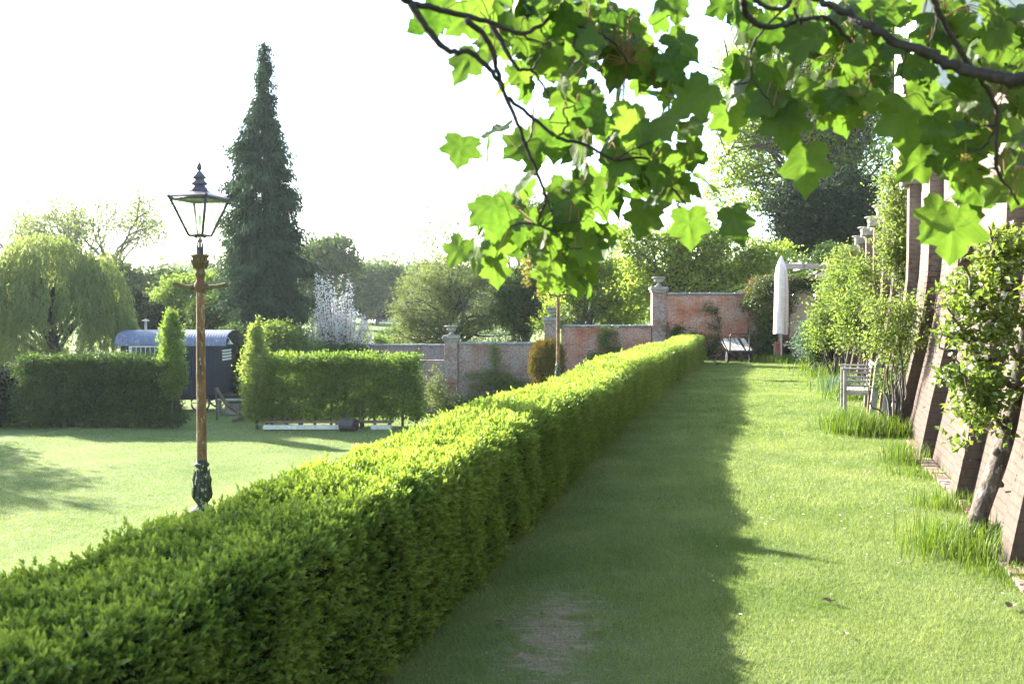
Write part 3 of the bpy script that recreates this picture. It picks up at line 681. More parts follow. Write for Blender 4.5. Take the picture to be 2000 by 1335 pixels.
# ------------------------------------------------------------ hedges of the lower lawn
def leafy_block(name, label, cat, x0, x1, Y, z0, z1, thick, dens, leaf, lm, trunks, lump_k=.12, gaps=.5, tint0=.5, group=None, bare=.3, ragged=.1):
    zg = float(ground_z((x0+x1)/2, Y)); o = thing(name, label, cat, ((x0+x1)/2, Y, zg), 0, group); hw = (x1-x0)/2
    n = int(dens*(x1-x0)*(z1-z0)); C = np.stack([rng.uniform(-hw, hw, n), rng.uniform(-thick/2, thick/2, n), rng.uniform(z0+.05, z1, n)-zg], 1)
    C[:,2] += ragged*waves(C*[1,0,0], 3., 71)*((C[:,2]-z0+zg)/(z1-z0)); C[:,0] += .15*waves(C*[0,0,1], 2.5, 72)*np.sign(C[:,0])*(abs(C[:,0]) > hw*.8)
    keep = waves(C, 3.2, 73)+rng.normal(size=n)*.25 > -gaps; C = C[keep]; n = len(C)
    idx = np.repeat(np.arange(n), 14); P = C[idx]+rng.normal(size=(len(idx),3))*[.10,.10,.06]
    m = len(P); fb = MB(); ct = (rng.normal(size=n)*.15+.25*waves(C, 1.6, 74))[idx]
    leaves(fb, P, norm(rng.normal(size=(m,3))+[0,-.3,-.2]), norm(rng.normal(size=(m,3))*.6+[0,-.3,1]), leaf*rng.uniform(.7,1.3,m), leaf*.6, np.clip(tint0+ct+rng.normal(size=m)*.15,0,1))
    k = P[:,2] > .05
    fb.build('foliage', lm, o)
    for q in range(trunks):
        x = -hw+.2+(2*hw-.4)*(q+.5*rng.random())/max(1,trunks-1) if trunks > 1 else 0.; tb = MB()
        x = min(x, hw-.1)
        tube(tb, spline([[x,0,-.1],[x+rng.normal()*.04,0,.5],[x+rng.normal()*.06,.03,(z1-zg)*.6],[x,0,(z1-zg)*.92]], 4), np.linspace(.05,.015,13), 6)
        for _ in range(7):
            z = rng.uniform(.4, (z1-zg)*.9); e = [x+rng.choice([-1,1])*rng.uniform(.3,.6), rng.uniform(-.25,.25), z+.12]
            tube(tb, [[x,0,z], [(x+e[0])/2, e[1]/2, z+.03], e], [.015,.01,.004], 4, cap=False)
        tb.build('stem', M['bark'], o)
    return o
Yh = 31.5; gz = -2.0
pz = lambda py, Y: at(1000, py, Y)[2]
pxx = lambda px, Y: at(px, 650, Y)[0]
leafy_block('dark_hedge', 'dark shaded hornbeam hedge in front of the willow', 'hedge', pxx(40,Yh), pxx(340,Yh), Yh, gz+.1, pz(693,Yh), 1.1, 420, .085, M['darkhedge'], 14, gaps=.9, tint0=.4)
leafy_block('dark_bush', 'dark low bush at the left edge under the willow', 'shrub', pxx(-120,Yh+.6), pxx(45,Yh+.6), Yh+.8, gz+.02, pz(722,Yh), 1.6, 300, .10, M['yewleaf'], 3, gaps=.9, tint0=.5)
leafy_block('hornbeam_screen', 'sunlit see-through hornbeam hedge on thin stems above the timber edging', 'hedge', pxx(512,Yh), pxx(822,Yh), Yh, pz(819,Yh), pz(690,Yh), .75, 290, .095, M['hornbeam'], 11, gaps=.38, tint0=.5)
def column(label, px, Y, rx, ytop, ybot, lean=0, lm='hornbeam', wisp=0):
    x = pxx(px, Y); zg = float(ground_z(x, Y)); o = thing('columnar_tree', label, 'tree', (x, Y, zg), 0, 'upright columnar hornbeams at the hedge ends')
    H = pz(ytop, Y)-zg; b = pz(ybot, Y)-zg; n = 420; t = rng.uniform(0,1,n)**1.15; R = rx*Y/F*np.minimum(1, 3.2*(1-t))**.7*np.minimum(1,.55+3*t)*rng.uniform(.3,1.1,n); a = rng.uniform(0,2*PI,n)
    C = np.stack([R*np.cos(a)+lean*t, R*np.sin(a), b+(H-b)*t], 1); idx = np.repeat(np.arange(n), 26); P = C[idx]+rng.normal(size=(len(idx),3))*[.08,.08,.09]; m = len(P)
    if wisp:
        q = rng.uniform(0,1,160); P = np.vstack([P, np.stack([lean+.25*q*.5, 0*q, H+wisp*q-.1], 1)+rng.normal(size=(160,3))*.035]); idx = np.concatenate([idx, np.zeros(160,int)]); m = len(P)
    fb = MB(); ct = (rng.normal(size=n)*.15)[idx]; leaves(fb, P, norm(rng.normal(size=(m,3))*.7+[0,0,.5]), norm(rng.normal(size=(m,3))), .085*rng.uniform(.7,1.3,m), .05, np.clip(.6+ct+rng.normal(size=m)*.12,0,1)); fb.build('crown', M[lm], o)
    tb = MB(); tube(tb, spline([[0,0,-.1],[.02,0,H*.3],[lean*.5,0,H*.7],[lean,0,H+wisp*.8]], 5), np.linspace(.05,.008,16), 7); tb.build('trunk', M['greybark'], o)
    return o
column('slim light green column tree in front of the shepherd hut', 334, 31.2, 21, 612, 770)
tree('hedge_foot_growth', 'small dark bushy growth at the foot of the slim column tree', 'shrub', 31.1, 346, [(348,818,15,10)], 26, 40, .09, .07, M['darkhedge'], M['bark'], .02, 5, part='foliage', trunk_part='stem')
column('bright green column tree at the left end of the hornbeam screen', 500, 31.3, 26, 640, 815, lm='fresh', wisp=.45)
# ------------------------------------------------------------ street lamps
def arc(c, r, a0, a1, n=8, M3=None):
    return [np.array([c[0]+r*math.cos(a), c[1], c[2]+r*math.sin(a)]) for a in np.linspace(a0, a1, n)]
def make_lamp(name, label, loc, rz, group):
    o = thing(name, label, 'street lamp', loc, rz, group); k = 1/180.
    z = lambda y: (990-y)*k
    b = MB(); lathe(b, [(0,-.5),(.13,-.5),(.13,-.02),(.12,z(992)),(.085,z(988)),(.06,z(984)),(.062,z(981)),(.088,z(975)),(.098,z(966)),(.09,z(958)),(.084,z(952)),(.078,z(940)),(.066,z(922)),(.058,z(911)),(.072,z(909)),(.082,z(906)),(.072,z(903)),(.058,z(901)),(.056,z(896))], 24)
    for q in range(8):    # raised leaf ornament round the vase
        a = q*PI/4
        for (r0, y0, r1, y1, w) in ((.098,972,.082,946,.014),(.092,944,.070,920,.011)):
            c, s = math.cos(a), math.sin(a); pts = [[r0*c, r0*s, z(y0)],[(r0*1.06)*c,(r0*1.06)*s, z((y0*2+y1)/3)],[r1*1.08*c, r1*1.08*s, z(y1)],[r1*1.25*c, r1*1.25*s, z(y1-4)]]
            tube(b, pts, [w*.5,w,w*.8,w*.3], 6)
    b.build('base', M['greeniron'], o)
    b = MB(); lathe(b, [(.055,z(897)),(.053,z(880)),(.048,z(700)),(.043,z(580)),(.042,z(568))], 20)
    b.build('post', M['rust'], o)
    b = MB(); lathe(b, [(.042,z(569)),(.062,z(565)),(.068,z(558)),(.06,z(551)),(.045,z(547)),(.045,z(538)),(.058,z(536)),(.058,z(532)),(.048,z(529)),(.052,z(520)),(.075,z(504)),(.098,z(499)),(.098,z(496)),(.06,z(495)),(.0,z(495))], 20)
    for q in range(8):
        a = q*PI/4+.2; c, s = math.cos(a), math.sin(a); tube(b, [[.06*c,.06*s,z(524)],[.078*c,.078*s,z(512)],[.1*c,.1*s,z(503)]], [.006,.012,.008], 5)
    b.build('capital', M['rustdark'], o)
    for s in (-1, 1):
        b = MB(); tube(b, [[s*.05,0,z(560)],[s*.12,0,z(559)],[s*.2,0,z(556.5)],[s*.275,0,z(553)],[s*.283,0,z(552)]], [.034,.024,.02,.019,.022], 8); b.build('ladder_bar', M['rustdark'], o)
    b = MB(); lathe(b, [(.0,z(496)),(.042,z(496)),(.042,z(481)),(.0,z(481))], 12, smooth=False)
    b.build('collar', M['iron'], o)
    for q in range(4):   # frog: four curled straps
        a = math.radians(29+90*q); c, s = math.cos(a), math.sin(a); P = lambda r, y: np.array([r*c, r*s, z(y)])
        b = MB(); tube(b, spline([P(.028,484),P(.03,476),P(.018,470),P(.03,465),P(.06,461)], 4), .008, 5)
        tube(b, spline([P(.045,486),P(.085,484),P(.108,476),P(.10,468),P(.075,467),P(.072,471)], 4), .0045, 5); b.build('scroll_bracket', M['iron'], o)
    A = [math.radians(a) for a in (-61,29,119,209)]
    R0, R1 = .095*1.25, .31
    C0 = [np.array([R0*math.cos(a),R0*math.sin(a),z(459)]) for a in A]; C1 = [np.array([R1*math.cos(a),R1*math.sin(a),z(389)]) for a in A]
    b = MB()
    for q in range(4):
        tube(b, [C0[q], C1[q]], .015, 5); tube(b, [C0[q], C0[(q+1)%4]], .012, 5); tube(b, [C1[q]*[1.0,1.0,1], C1[(q+1)%4]], .015, 5)
        tube(b, [C1[q], C1[q]*[1.07,1.07,1]+[0,0,.035]], [.014,.02], 5)
    tube(b, [C0[0], C0[2]], .008, 4); tube(b, [C0[1], C0[3]], .008, 4); b.build('lantern_frame', M['iron'], o)
    for q in range(4):
        i, j = q, (q+1)%4; p = [C0[i], C0[j], C1[j], C1[i]]; cen = sum(p)/4; p = [cen+(x-cen)*.97 for x in p]
        nn = norm(np.cross(p[1]-p[0], p[3]-p[0]))*.003; v = [x for x in p]+[x-nn for x in p]
        b = MB(); b.add(v, [[0,1,2,3],[7,6,5,4],[0,4,5,1],[1,5,6,2],[2,6,7,3],[3,7,4,0]]); b.build('glass_pane', M['glass'], o)
    # roof: four-sided pyramid with soffit, then tiered vent
    r = [( R1*1.06, z(387)), (R1*1.06, z(384)), (.125, z(374)), (.085, z(369))]
    b = MB(); v = []
    for (rr, zz) in r: v += [[rr*math.cos(a), rr*math.sin(a), zz] for a in A]
    f = [[i*4+q, i*4+(q+1)%4, i*4+4+(q+1)%4, i*4+4+q] for i in range(3) for q in range(4)]+[[3,2,1,0]]
    b.add(v, f); b.build('roof', M['leadpaint'], o)
    b = MB(); lathe(b, [(.088,z(371)),(.088,z(366)),(.07,z(365)),(.062,z(361)),(.085,z(360)),(.088,z(357)),(.06,z(352)),(.05,z(349)),(.07,z(348)),(.072,z(345)),(.045,z(339)),(.03,z(336)),(.018,z(334)),(.016,z(332)),(.026,z(330)),(.03,z(326)),(.024,z(322)),(.01,z(318)),(.003,z(312)),(0,z(311))], 20)
    b.build('finial', M['leadpaint'], o)
    b = MB(); lathe(b, [(.008,z(459)),(.008,z(440)),(.016,z(437)),(.02,z(428)),(.014,z(420)),(0,z(418))], 10); b.build('gas_mantle', M['cream'], o)
    return o
M['rustdark'] = roughmat('mossy_rusted_iron', (.15,.075,.035), (.06,.05,.03), 14, (.13,.12,.05), rough=.8, bumps=.8, c3r=(.5,.58), c3s=1.)
GL = 'old cast iron gas lamps'
p = at(395, 990, 10.8)
lamp = make_lamp('street_lamp', 'nearest tall rusted lamp post with glass lantern, foot behind the long hedge', (p[0], 10.8, p[2]), 0, GL)
p2 = at(1090, 712, 27.6); dup(lamp, (p2[0], 27.6, p2[2]-85/180), .3, 'rusted lamp post with green base beside the bronze conifer bush', GL)
p3 = at(1014, 586, 55); dup(lamp, (p3[0], 55, p3[2]-3.76), .2, 'distant lamp with bluish cap rising behind the lowest brick wall', GL)

# ------------------------------------------------------------ far brick walls, pillars and urns
YW = 35.0
X35 = lambda px: at(px, 650, YW)[0]
Z35 = lambda py: at(1200, py, YW)[2]
def wall(label, pa, pb, ptop, Y, mat, zb, cop=True, th=.34, cat='garden wall', name='brick_wall', group='brick garden wall lengths'):
    xa, xb = at(pa, 650, Y)[0], at(pb, 650, Y)[0]; zt = at(1200, ptop, Y)[2]
    o = thing(name, label, cat, ((xa+xb)/2, Y, zb), 0, group); h = (xb-xa)/2; H = zt-zb
    b = MB(); n = max(2, int(h*2/.5)); xs = np.linspace(-h, h, n)
    box(b, (-h, 0, -.5), (h, th, H-(.09 if cop else 0))); b.build('brickwork', mat, o)
    if cop:
        b = MB(); x = -h
        while x < h-.02:
            x1 = min(x+rng.uniform(.6,.9), h); j = rng.uniform(-.006,.006)
            box(b, (x+.004, -.055+j, H-.09), (x1-.004, th+.055+j, H+j*1.2), bev=.025); x = x1
        b.build('coping', M['coping'], o)
    return o
wall('low mottled brick wall end left of the lowest pillar', 800, 868, 703, YW, M['brickgrey'], -2.0, cop=False, group=None)
wall('lowest brick wall length, greyed with lichen, espalier in front', 895, 1067, 668, YW, M['brickgrey2'] if 'brickgrey2' in M else M['brickgrey'], -1.7)
wall('middle brick wall length between the lamp post and tallest pillar', 1097, 1272, 634, YW, M['brick'], -1.1)
wall('tallest red brick wall length behind the cart', 1301, 1462, 571, YW, M['brick'], -.4)
wall('far low old wall with stone top crossing behind the hornbeam screen', 640, 872, 672, 43, M['brickgrey'], -2.2, group=None)
def pillar(label, pc, pw, ptop, zb, mat):
    x = X35(pc); w_ = pw/2*YW/F; zt = Z35(ptop)
    o = thing('brick_pillar', label, 'pillar', (x, YW+.15, zb), 0, 'square brick pillars of the garden wall'); H = zt-zb
    b = MB(); box(b, (-w_,-w_,-.5), (w_,w_,H-.14), bev=.01); b.build('shaft', mat, o)
    b = MB(); box(b, (-w_-.03,-w_-.03,H-.20), (w_+.03,w_+.03,H-.13), bev=.012); box(b, (-w_-.07,-w_-.07,H-.128), (w_+.07,w_+.07,H), bev=.03); b.build('cap', M['stone'], o)
    return (x, YW+.15, zt)
def make_urn(label, loc, group, k=1., cat='urn'):
    o = thing('stone_urn', label, cat, loc, 0, group)
    b = MB(); box(b, (-.13*k,-.13*k,0), (.13*k,.13*k,.05*k), bev=.01); lathe(b, [(.0,.05*k),(.10*k,.05*k),(.06*k,.09*k),(.045*k,.13*k),(.06*k,.16*k)], 18); b.build('foot', M['stone'], o)
    b = MB(); lathe(b, [(.05*k,.155*k),(.12*k,.165*k),(.165*k,.195*k),(.18*k,.24*k),(.165*k,.28*k),(.19*k,.305*k),(.25*k,.325*k),(.26*k,.35*k),(.235*k,.365*k),(.18*k,.36*k),(.13*k,.32*k),(0,.30*k)], 22); b.build('bowl', M['stone'], o)
    return o
GU = 'stone urns on the garden wall pillars'
t1 = pillar('pale mottled brick pillar at the left end of the lowest wall', 881, 26, 655, -2.0, M['brickgrey'])
t2 = pillar('pale brick pillar partly hidden by the farther lamp post', 1078, 28, 620, -1.6, M['brickgrey'])
t3 = pillar('tallest grey lichened brick pillar in front of the yellow green trees', 1287, 27, 560, -1.0, M['brickgrey'])
urn = make_urn('stone urn on the lowest brick pillar', t1, GU, .95)
dup(urn, t2, 0, 'stone urn on the middle brick pillar above the farther lamp', GU)
dup(urn, t3, 0, 'stone urn on the tallest brick pillar', GU)

# right part of the far wall: whitewashed arch panel, higher wall beside it, timber beam
wall('brick wall length under the climbing rose mass beside the parasol', 1463, 1541, 575, YW, M['brick'], -.4)
xa, xb = X35(1542), X35(1592); o = thing('whitewashed_wall', 'whitewashed brick wall with round arched top behind the parasol', 'garden wall', ((xa+xb)/2, YW, -.3))
b = MB(); h = (xb-xa)/2; zs = Z35(592)+.3; zt = Z35(566)+.3
box(b, (-h,-.03,-.2), (h,.3,zs)); a = np.linspace(0, PI, 17); pr = np.stack([h*np.cos(a), 0*a-.03, zs+(zt-zs)*np.sin(a)], 1); v = np.vstack([pr, pr+[0,.33,0]])
b.add(v, [[q, q+17, q+18, q+1] for q in range(16)]); b.f.append(np.array([list(range(17))])[:, ::-1]+b.n-34); b.t.append(np.array([.5])); b.smooth.append(np.array([False])); b.f.append(np.array([list(range(17))])+b.n-17); b.t.append(np.array([.5])); b.smooth.append(np.array([False]))
b.build('arched_panel', M['brickwhite'], o)
wall('higher pale washed wall at the far right corner under the beam', 1593, 1665, 530, YW+.1, M['brickwhite'], -.3, cop=False, group=None)
o = thing('pergola', 'weathered timber pergola beam spanning from the parasol to the terrace wall', 'pergola', (*at(1585, 527, 33.9)[:2], 0))
b = MB(); zc = Z35(521)-.03; hw = (at(1632,520,33.9)[0]-at(1536,520,33.9)[0])/2; box(b, (-hw-.3,-.07,zc-.1), (hw,.07,zc+.09), bev=.01); b.build('beam', M['wood'], o)
for x in (-.35, .62):
    b = MB(); box(b, (x-.04,-.12,zc-.13), (x+.04,.85,zc+.14), bev=.008); b.build('cross_beam', M['wood'], o)
b = MB(); box(b, (hw-.15,-.06,0), (hw-.03,.06,zc-.103), bev=.01); b.build('post', M['wood'], o)
b = MB(); box(b, (-hw-.27,-.06,0), (-hw-.15,.06,zc-.103), bev=.01); b.build('post', M['wood'], o)
b = MB(); tube(b, [[-.15,-.02,zc-.42],[.2,-.02,zc-.22],[.5,-.02,zc-.10]], .03, 6); b.build('brace', M['woodbrown'], o)

# ------------------------------------------------------------ plants trained on walls
def wall_plant(name, label, cat, Y, polys, leaf, lm, dens=55, group=None, stem_r=.02, bm='bark', part='foliage', zb=None, depth=.14, base=None, tintc=.5, flowers=None):
    """polys: list of (points_px [(px,py,radius_px)], leafy?)"""
    p0 = polys[0][0][0]; x0 = at(p0[0], p0[1], Y)[0]; z0 = float(ground_z(x0, Y)) if zb is None else zb
    o = thing(name, label, cat, (x0, Y, z0), 0, group); tb = MB(); fb = MB(); hb = MB()
    for pts, leafy in polys:
        W = np.array([at(q[0], q[1], Y-depth*.5)-[x0,Y,z0] for q in pts]); Rr = np.array([q[2] for q in pts])*Y/F
        S = spline(W, 5); r = np.interp(np.linspace(0,1,len(S)), np.linspace(0,1,len(Rr)), Rr)
        S = S+rng.normal(size=S.shape)*.012
        tube(tb, S, np.linspace(stem_r, stem_r*.35, len(S)), 5, cap=False)
        if not leafy: continue
        seg = np.linalg.norm(np.diff(S, axis=0), axis=1); area = (seg*(r[1:]+r[:-1])).sum(); n = max(6, int(area*dens*leafy))
        q = rng.choice(len(seg), n, p=(seg*(r[1:]+.01))/(seg*(r[1:]+.01)).sum()); t = rng.uniform(0,1,n)
        C = S[q]+(S[q+1]-S[q])*t[:,None]; rr = np.maximum(r[q], .02); d = unit(n)*[1,.0,1]
        C = C+norm(d)*(rr*np.sqrt(rng.uniform(0,1,n)))[:,None]; C[:,1] += rng.uniform(-depth, 0, n)*np.minimum(1.6, .4+rr*3)
        idx = np.repeat(np.arange(n), 9); P = C[idx]+rng.normal(size=(len(idx),3))*leaf*.9; m = len(P)
        leaves(fb, P, norm(rng.normal(size=(m,3))*.8+[0,-.4,-.1]), norm(rng.normal(size=(m,3))*.6+[-.2,-.6,.7]), leaf*rng.uniform(.7,1.35,m), leaf*.6, np.clip(tintc+(rng.normal(size=n)*.18)[idx]+rng.normal(size=m)*.12, 0, 1))
        if flowers:
            k = rng.choice(m, int(m*flowers[1])); leaves(hb, P[k]+[-.02,-.03,.01], unit(len(k)), unit(len(k)), leaf*.75, leaf*.7, rng.uniform(0,1,len(k)))
    tb.build('stem', M[bm], o); fb.build(part, M[lm], o)
    if flowers and hb.n: hb.build(flowers[2], M[flowers[0]], o)
    return o
Yp = YW-.06
GE = 'fruit trees trained flat on the brick wall'
wall_plant('espalier_tree', 'espaliered fruit tree spread low on the lowest wall', 'espalier tree', Yp, [([(972,770,3),(972,740,7),(968,715,11),(965,690,8),(963,672,7)],1),([(970,747,10),(940,753,9),(918,757,8)],1.2),([(972,745,10),(1000,748,13),(1030,752,9),(1048,755,5)],1.2),([(966,728,8),(940,731,6),(915,733,5)],1.2),([(970,742,10),(990,738,12),(1010,750,12)],1)], .085, 'fresh', 120, GE, zb=-1.1)
wall_plant('espalier_tree', 'espaliered fruit tree on the middle red brick wall', 'espalier tree', Yp, [([(1187,702,3),(1186,685,10),(1184,660,10),(1180,642,8)],1),([(1180,695,10),(1165,697,9),(1152,697,6)],1.2),([(1184,678,9),(1198,680,9),(1205,677,6)],1.2),([(1184,650,6),(1200,651,4),(1210,651,3)],1),([(1184,664,8),(1170,668,6)],1)], .085, 'mid', 130, GE, zb=-.3)
GC = 'climbing plants on the red brick wall'
wall_plant('climbing_plant', 'sparse climber bent in a curve on the tallest red brick wall', 'climbing plant', Yp, [([(1390,690,10),(1402,660,6),(1404,630,5),(1398,610,7),(1385,600,7),(1372,602,5)],.7),([(1388,690,12),(1378,655,12)],.3),([(1402,640,4),(1384,632,6)],.3)], .07, 'ivy', 200, GC)
wall_plant('climbing_plant', 'dark low climber beside the tallest pillar foot', 'climbing plant', Yp, [([(1330,690,14),(1318,660,12),(1306,640,8)],.7),([(1318,662,8),(1328,640,8),(1308,650,9)],.6),([(1340,690,14),(1360,655,12),(1345,650,8)],.5)], .07, 'darkhedge', 200, GC)
wall_plant('climbing_plant', 'dead brown twiggy growth on the wall foot behind the cart', 'climbing plant', Yp, [([(1350,703,12),(1375,680,22),(1395,690,16)],.45),([(1400,700,16),(1420,690,14),(1440,700,10)],.5)], .06, 'yewleaf', 200, GC)
wall_plant('climbing_rose', 'dark climbing rose massed over the wall left of the parasol with reddish tips', 'climbing rose', Yp, [([(1500,705,12),(1498,660,20),(1492,620,24),(1485,585,26),(1475,565,22)],1.),([(1492,600,22),(1465,585,14),(1458,600,8)],1),([(1500,640,22),(1520,600,20),(1525,570,24)],1),([(1490,690,20),(1462,690,18),(1450,672,12),(1470,660,10)],.8),([(1485,560,20),(1510,556,22),(1540,558,15),(1570,556,11),(1595,562,12),(1603,590,9)],1),([(1535,552,14),(1560,550,10),(1590,556,10),(1610,572,8)],1),([(1510,690,14),(1530,685,14),(1545,668,8)],.8)], .085, 'rose', 330, None, .04, depth=.5)
wall_plant('climbing_rose', 'young reddish shoots along the wall top left of the parasol', 'climbing rose', Yp+.1, [([(1470,600,3),(1462,570,8),(1470,556,10),(1500,548,12),(1520,552,10)],.8)], .07, 'redtip', 260, None, .015, depth=.4, zb=0)
wall_plant('wall_shrub', 'grey scrubby shrub on the low wall left of the lowest pillar', 'shrub', 34.2, [([(850,785,10),(855,760,18),(850,730,16)],.6),([(870,790,14),(880,775,14),(900,782,10)],.5),([(862,780,14),(842,750,14)],.5)], .08, 'grey', 260, None, .02, depth=.5)
wall_plant('border_plants', 'low dark planting along the foot of the lowest brick wall', 'plants', 34.3, [([(850,792,7),(900,788,6),(950,775,5),(1000,768,4),(1040,760,4)],1)], .08, 'darkhedge', 300, None, .01, depth=.5)
# bronze conifer bush
def bush(name, label, cat, px, Y, rx, ry, cy_, lm, nc, leaf, shape=3., sig=.06, upright=True, group=None, per=30):
    c = at(px, cy_, Y); z0 = float(ground_z(c[0], Y)); o = thing(name, label, cat, (c[0], Y, z0), 0, group); s = Y/F
    d = unit(nc); r = (np.abs(d)**shape).sum(1)**(-1/shape); C = d*r[:,None]*[rx*s,rx*s,ry*s]*rng.uniform(.7,1,nc)[:,None]+[0,0,c[2]-z0]; C = C[C[:,2] > 0.02]
    idx = np.repeat(np.arange(len(C)), per); P = C[idx]+rng.normal(size=(len(idx),3))*[sig,sig,sig*1.6]; m = len(P); fb = MB()
    D = norm(rng.normal(size=(m,3))*.35+[0,0,1]) if upright else norm(rng.normal(size=(m,3))+[0,0,.3])
    leaves(fb, P, D, unit(m), leaf*rng.uniform(.7,1.3,m), leaf*(.3 if upright else .55), np.clip(.5+(rng.normal(size=len(C))*.22)[idx]+.3*waves(P*[1,1,.2], 6, 51), 0, 1)); fb.build('foliage', M[lm], o)
    tb = MB()
    for q in range(7):
        a = q*.9; e = [rx*s*.6*math.cos(a), rx*s*.6*math.sin(a), (c[2]-z0)+ry*s*.3]; tube(tb, [[.04*math.cos(a),.04*math.sin(a),-.1],[e[0]*.5,e[1]*.5,e[2]*.4], e], [.03,.02,.008], 5)
    tb.build('stem', M['bark'], o); return o
bush('bronze_conifer', 'rounded golden bronze conifer bush in front of the lowest wall and lamp', 'shrub', 1068, 32.5, 31, 40, 712, 'bronze', 520, .11)

# ------------------------------------------------------------ shepherd hut
Yu = 36.5; c0 = at(236, 700, Yu); c1 = at(428, 700, Yu); zg = -2.0
L = c1[0]-c0[0]; hut = thing('shepherd_hut', 'black corrugated shepherd hut with blue grey curved tin roof behind the column tree', 'hut', (c1[0], Yu, zg), 0)
ze = at(300, 672, Yu)[2]-zg; zt = at(300, 645, Yu)[2]-zg; zf = .62; Dp = 2.1
def corr(mb, p0, u, wv, nrm, Lu, Lw, pitch=.085, amp=.014):
    n = int(Lu/pitch*4)+1; t = np.linspace(0, Lu, n); a = amp*np.sin(t/pitch*2*PI)
    A = np.array(p0)+np.outer(t, u)+np.outer(a, nrm); Bq = A+np.array(wv)*Lw; v = np.vstack([A, Bq]); i = np.arange(n-1)
    mb.add(v, np.stack([i, i+1, i+1+n, i+n], 1), .5, True)
b = MB(); corr(b, (-L,0,zf), (1,0,0), (0,0,1), (0,-1,0), L, ze-zf+.02); corr(b, (-L,Dp,zf), (1,0,0), (0,0,1), (0,1,0), L, ze-zf+.02)
box(b, (-L+.02,.03,zf-.08), (-.02,Dp-.03,zf)); b.build('wall', M['blackclad'], hut)
M['blackboard'] = roughmat('black_painted_boards', (.02,.022,.028), (.03,.033,.04), 5, bumps=.2)
na = 14; an = np.linspace(0, PI, na); yc = Dp/2
for xx in (-.01, -L+.01):
    b = MB()
    pr = np.array([[xx, 0, zf],[xx,0,ze]]+[[xx, yc-yc*math.cos(a), ze+(zt-ze-.03)*math.sin(a)] for a in an[1:-1]]+[[xx,Dp,ze],[xx,Dp,zf]]); b.v.append(pr); b.u.append(np.zeros((len(pr),2))); b.f.append(np.array([list(range(len(pr)))])+b.n); b.n += len(pr); b.t.append(np.array([.5])); b.smooth.append(np.array([False]))
    b.build('end_wall', M['blackboard'], hut)
b = MB(); nn = int((L+.5)/.1*4); t = np.linspace(-L-.2, .28, nn); an = np.linspace(-.12, PI+.12, 20)
T_, A_ = np.meshgrid(t, an, indexing='ij'); rr = 1+.012*np.sin(T_/.10*2*PI)
v = np.stack([T_, yc-(yc+.10)*np.cos(A_)*rr, ze+.0+(zt-ze)*np.sin(A_)*rr], -1).reshape(-1,3); i = np.arange(nn-1)[:,None]*20+np.arange(19)[None]
b.add(v, np.stack([i, i+20, i+21, i+1], -1).reshape(-1,4), .5, True); b.build('roof', M['tinroof'], hut)
wx0 = at(253, 690, Yu)[0]-c1[0]; wx1 = at(318, 690, Yu)[0]-c1[0]; wz1 = ze-.03; wz0 = at(300, 700, Yu)[2]-zg
b = MB(); box(b, (wx0,-.075,wz0), (wx1,-.03,wz1), bev=.008); wf = b.build('window_frame', M['cream'], hut)
for q in range(3):
    a0 = wx0+.12+(wx1-wx0-.2)/3*q
    for e in (0, 1):
        b = MB(); box(b, (a0+e*.17,-.082,wz0+.08), (a0+e*.17+.14,-.077,wz1-.08)); b.build('pane', M['pane'], wf)
for (x, r) in ((-.7,.33),(-L+.7,.33)):
    for y in (-.02, Dp+.02):
        wh = bpy.data.objects.new('wheel', None); COL.objects.link(wh); wh.parent = hut
        b = MB(); a = np.linspace(0, 2*PI, 25); tube(b, [[x+r*math.cos(q), y, r+r*math.sin(q)] for q in a], .035, 6, cap=False); b.build('rim', M['iron'], wh)
        b = MB()
        for q in range(8): tube(b, [[x,y,r],[x+r*math.cos(q*PI/4),y,r+r*math.sin(q*PI/4)]], .016, 4)
        lathe(b, [(0,-.05),(.05,-.05),(.05,.05),(0,.05)], 10, center=(x,y,r)); b.build('spokes', M['iron'], wh)
b = MB(); box(b, (-L+.1,.3,zf-.2), (-.1,.4,zf-.085)); box(b, (-L+.1,Dp-.4,zf-.2), (-.1,Dp-.3,zf-.085))
for x in (-.7,-L+.7): tube(b, [[x,0,.33],[x,Dp,.33]], .035, 6); box(b, (x-.06,.31,.33), (x+.06,.39,zf-.2)); box(b, (x-.06,Dp-.39,.33), (x+.06,Dp-.31,zf-.2))
b.build('chassis', M['iron'], hut)
b = MB()
for q in range(4): box(b, (.0,.35,ze-.62+q*.11), (.03,1.5,ze-.55+q*.11), bev=.004)
b.build('louvre', M['cream'], hut)
b = MB(); lathe(b, [(0,.16),(.03,.15),(.05,.10),(.14,0),(.13,.0),(.02,.09)], 12, center=(.2,.7,ze-.02)); tube(b, [[0,.7,ze+.2],[.12,.7,ze+.24],[.2,.7,ze+.15]], .012, 5); b.build('lamp_shade', M['cream'], hut)
cx = at(264, 640, Yu)[0]-c1[0]; b = MB(); lathe(b, [(.05,zt-.15),(.05,zt+.33),(.14,zt+.33),(.13,zt+.37),(0,zt+.42)], 12, center=(cx,yc,0)); b.build('chimney', M['cream'], hut)
for q in range(3):
    b = MB(); box(b, (.05+.0*q,.7,.12+q*.2), (.6-.18*q,1.5,.16+q*.2)); b.build('step', M['woodbrown'], hut)
b = MB(); box(b, (.05,.66,0), (.6,.69,.12)); box(b, (.05,1.51,0), (.6,1.54,.12)); b.build('step_side', M['woodbrown'], hut)

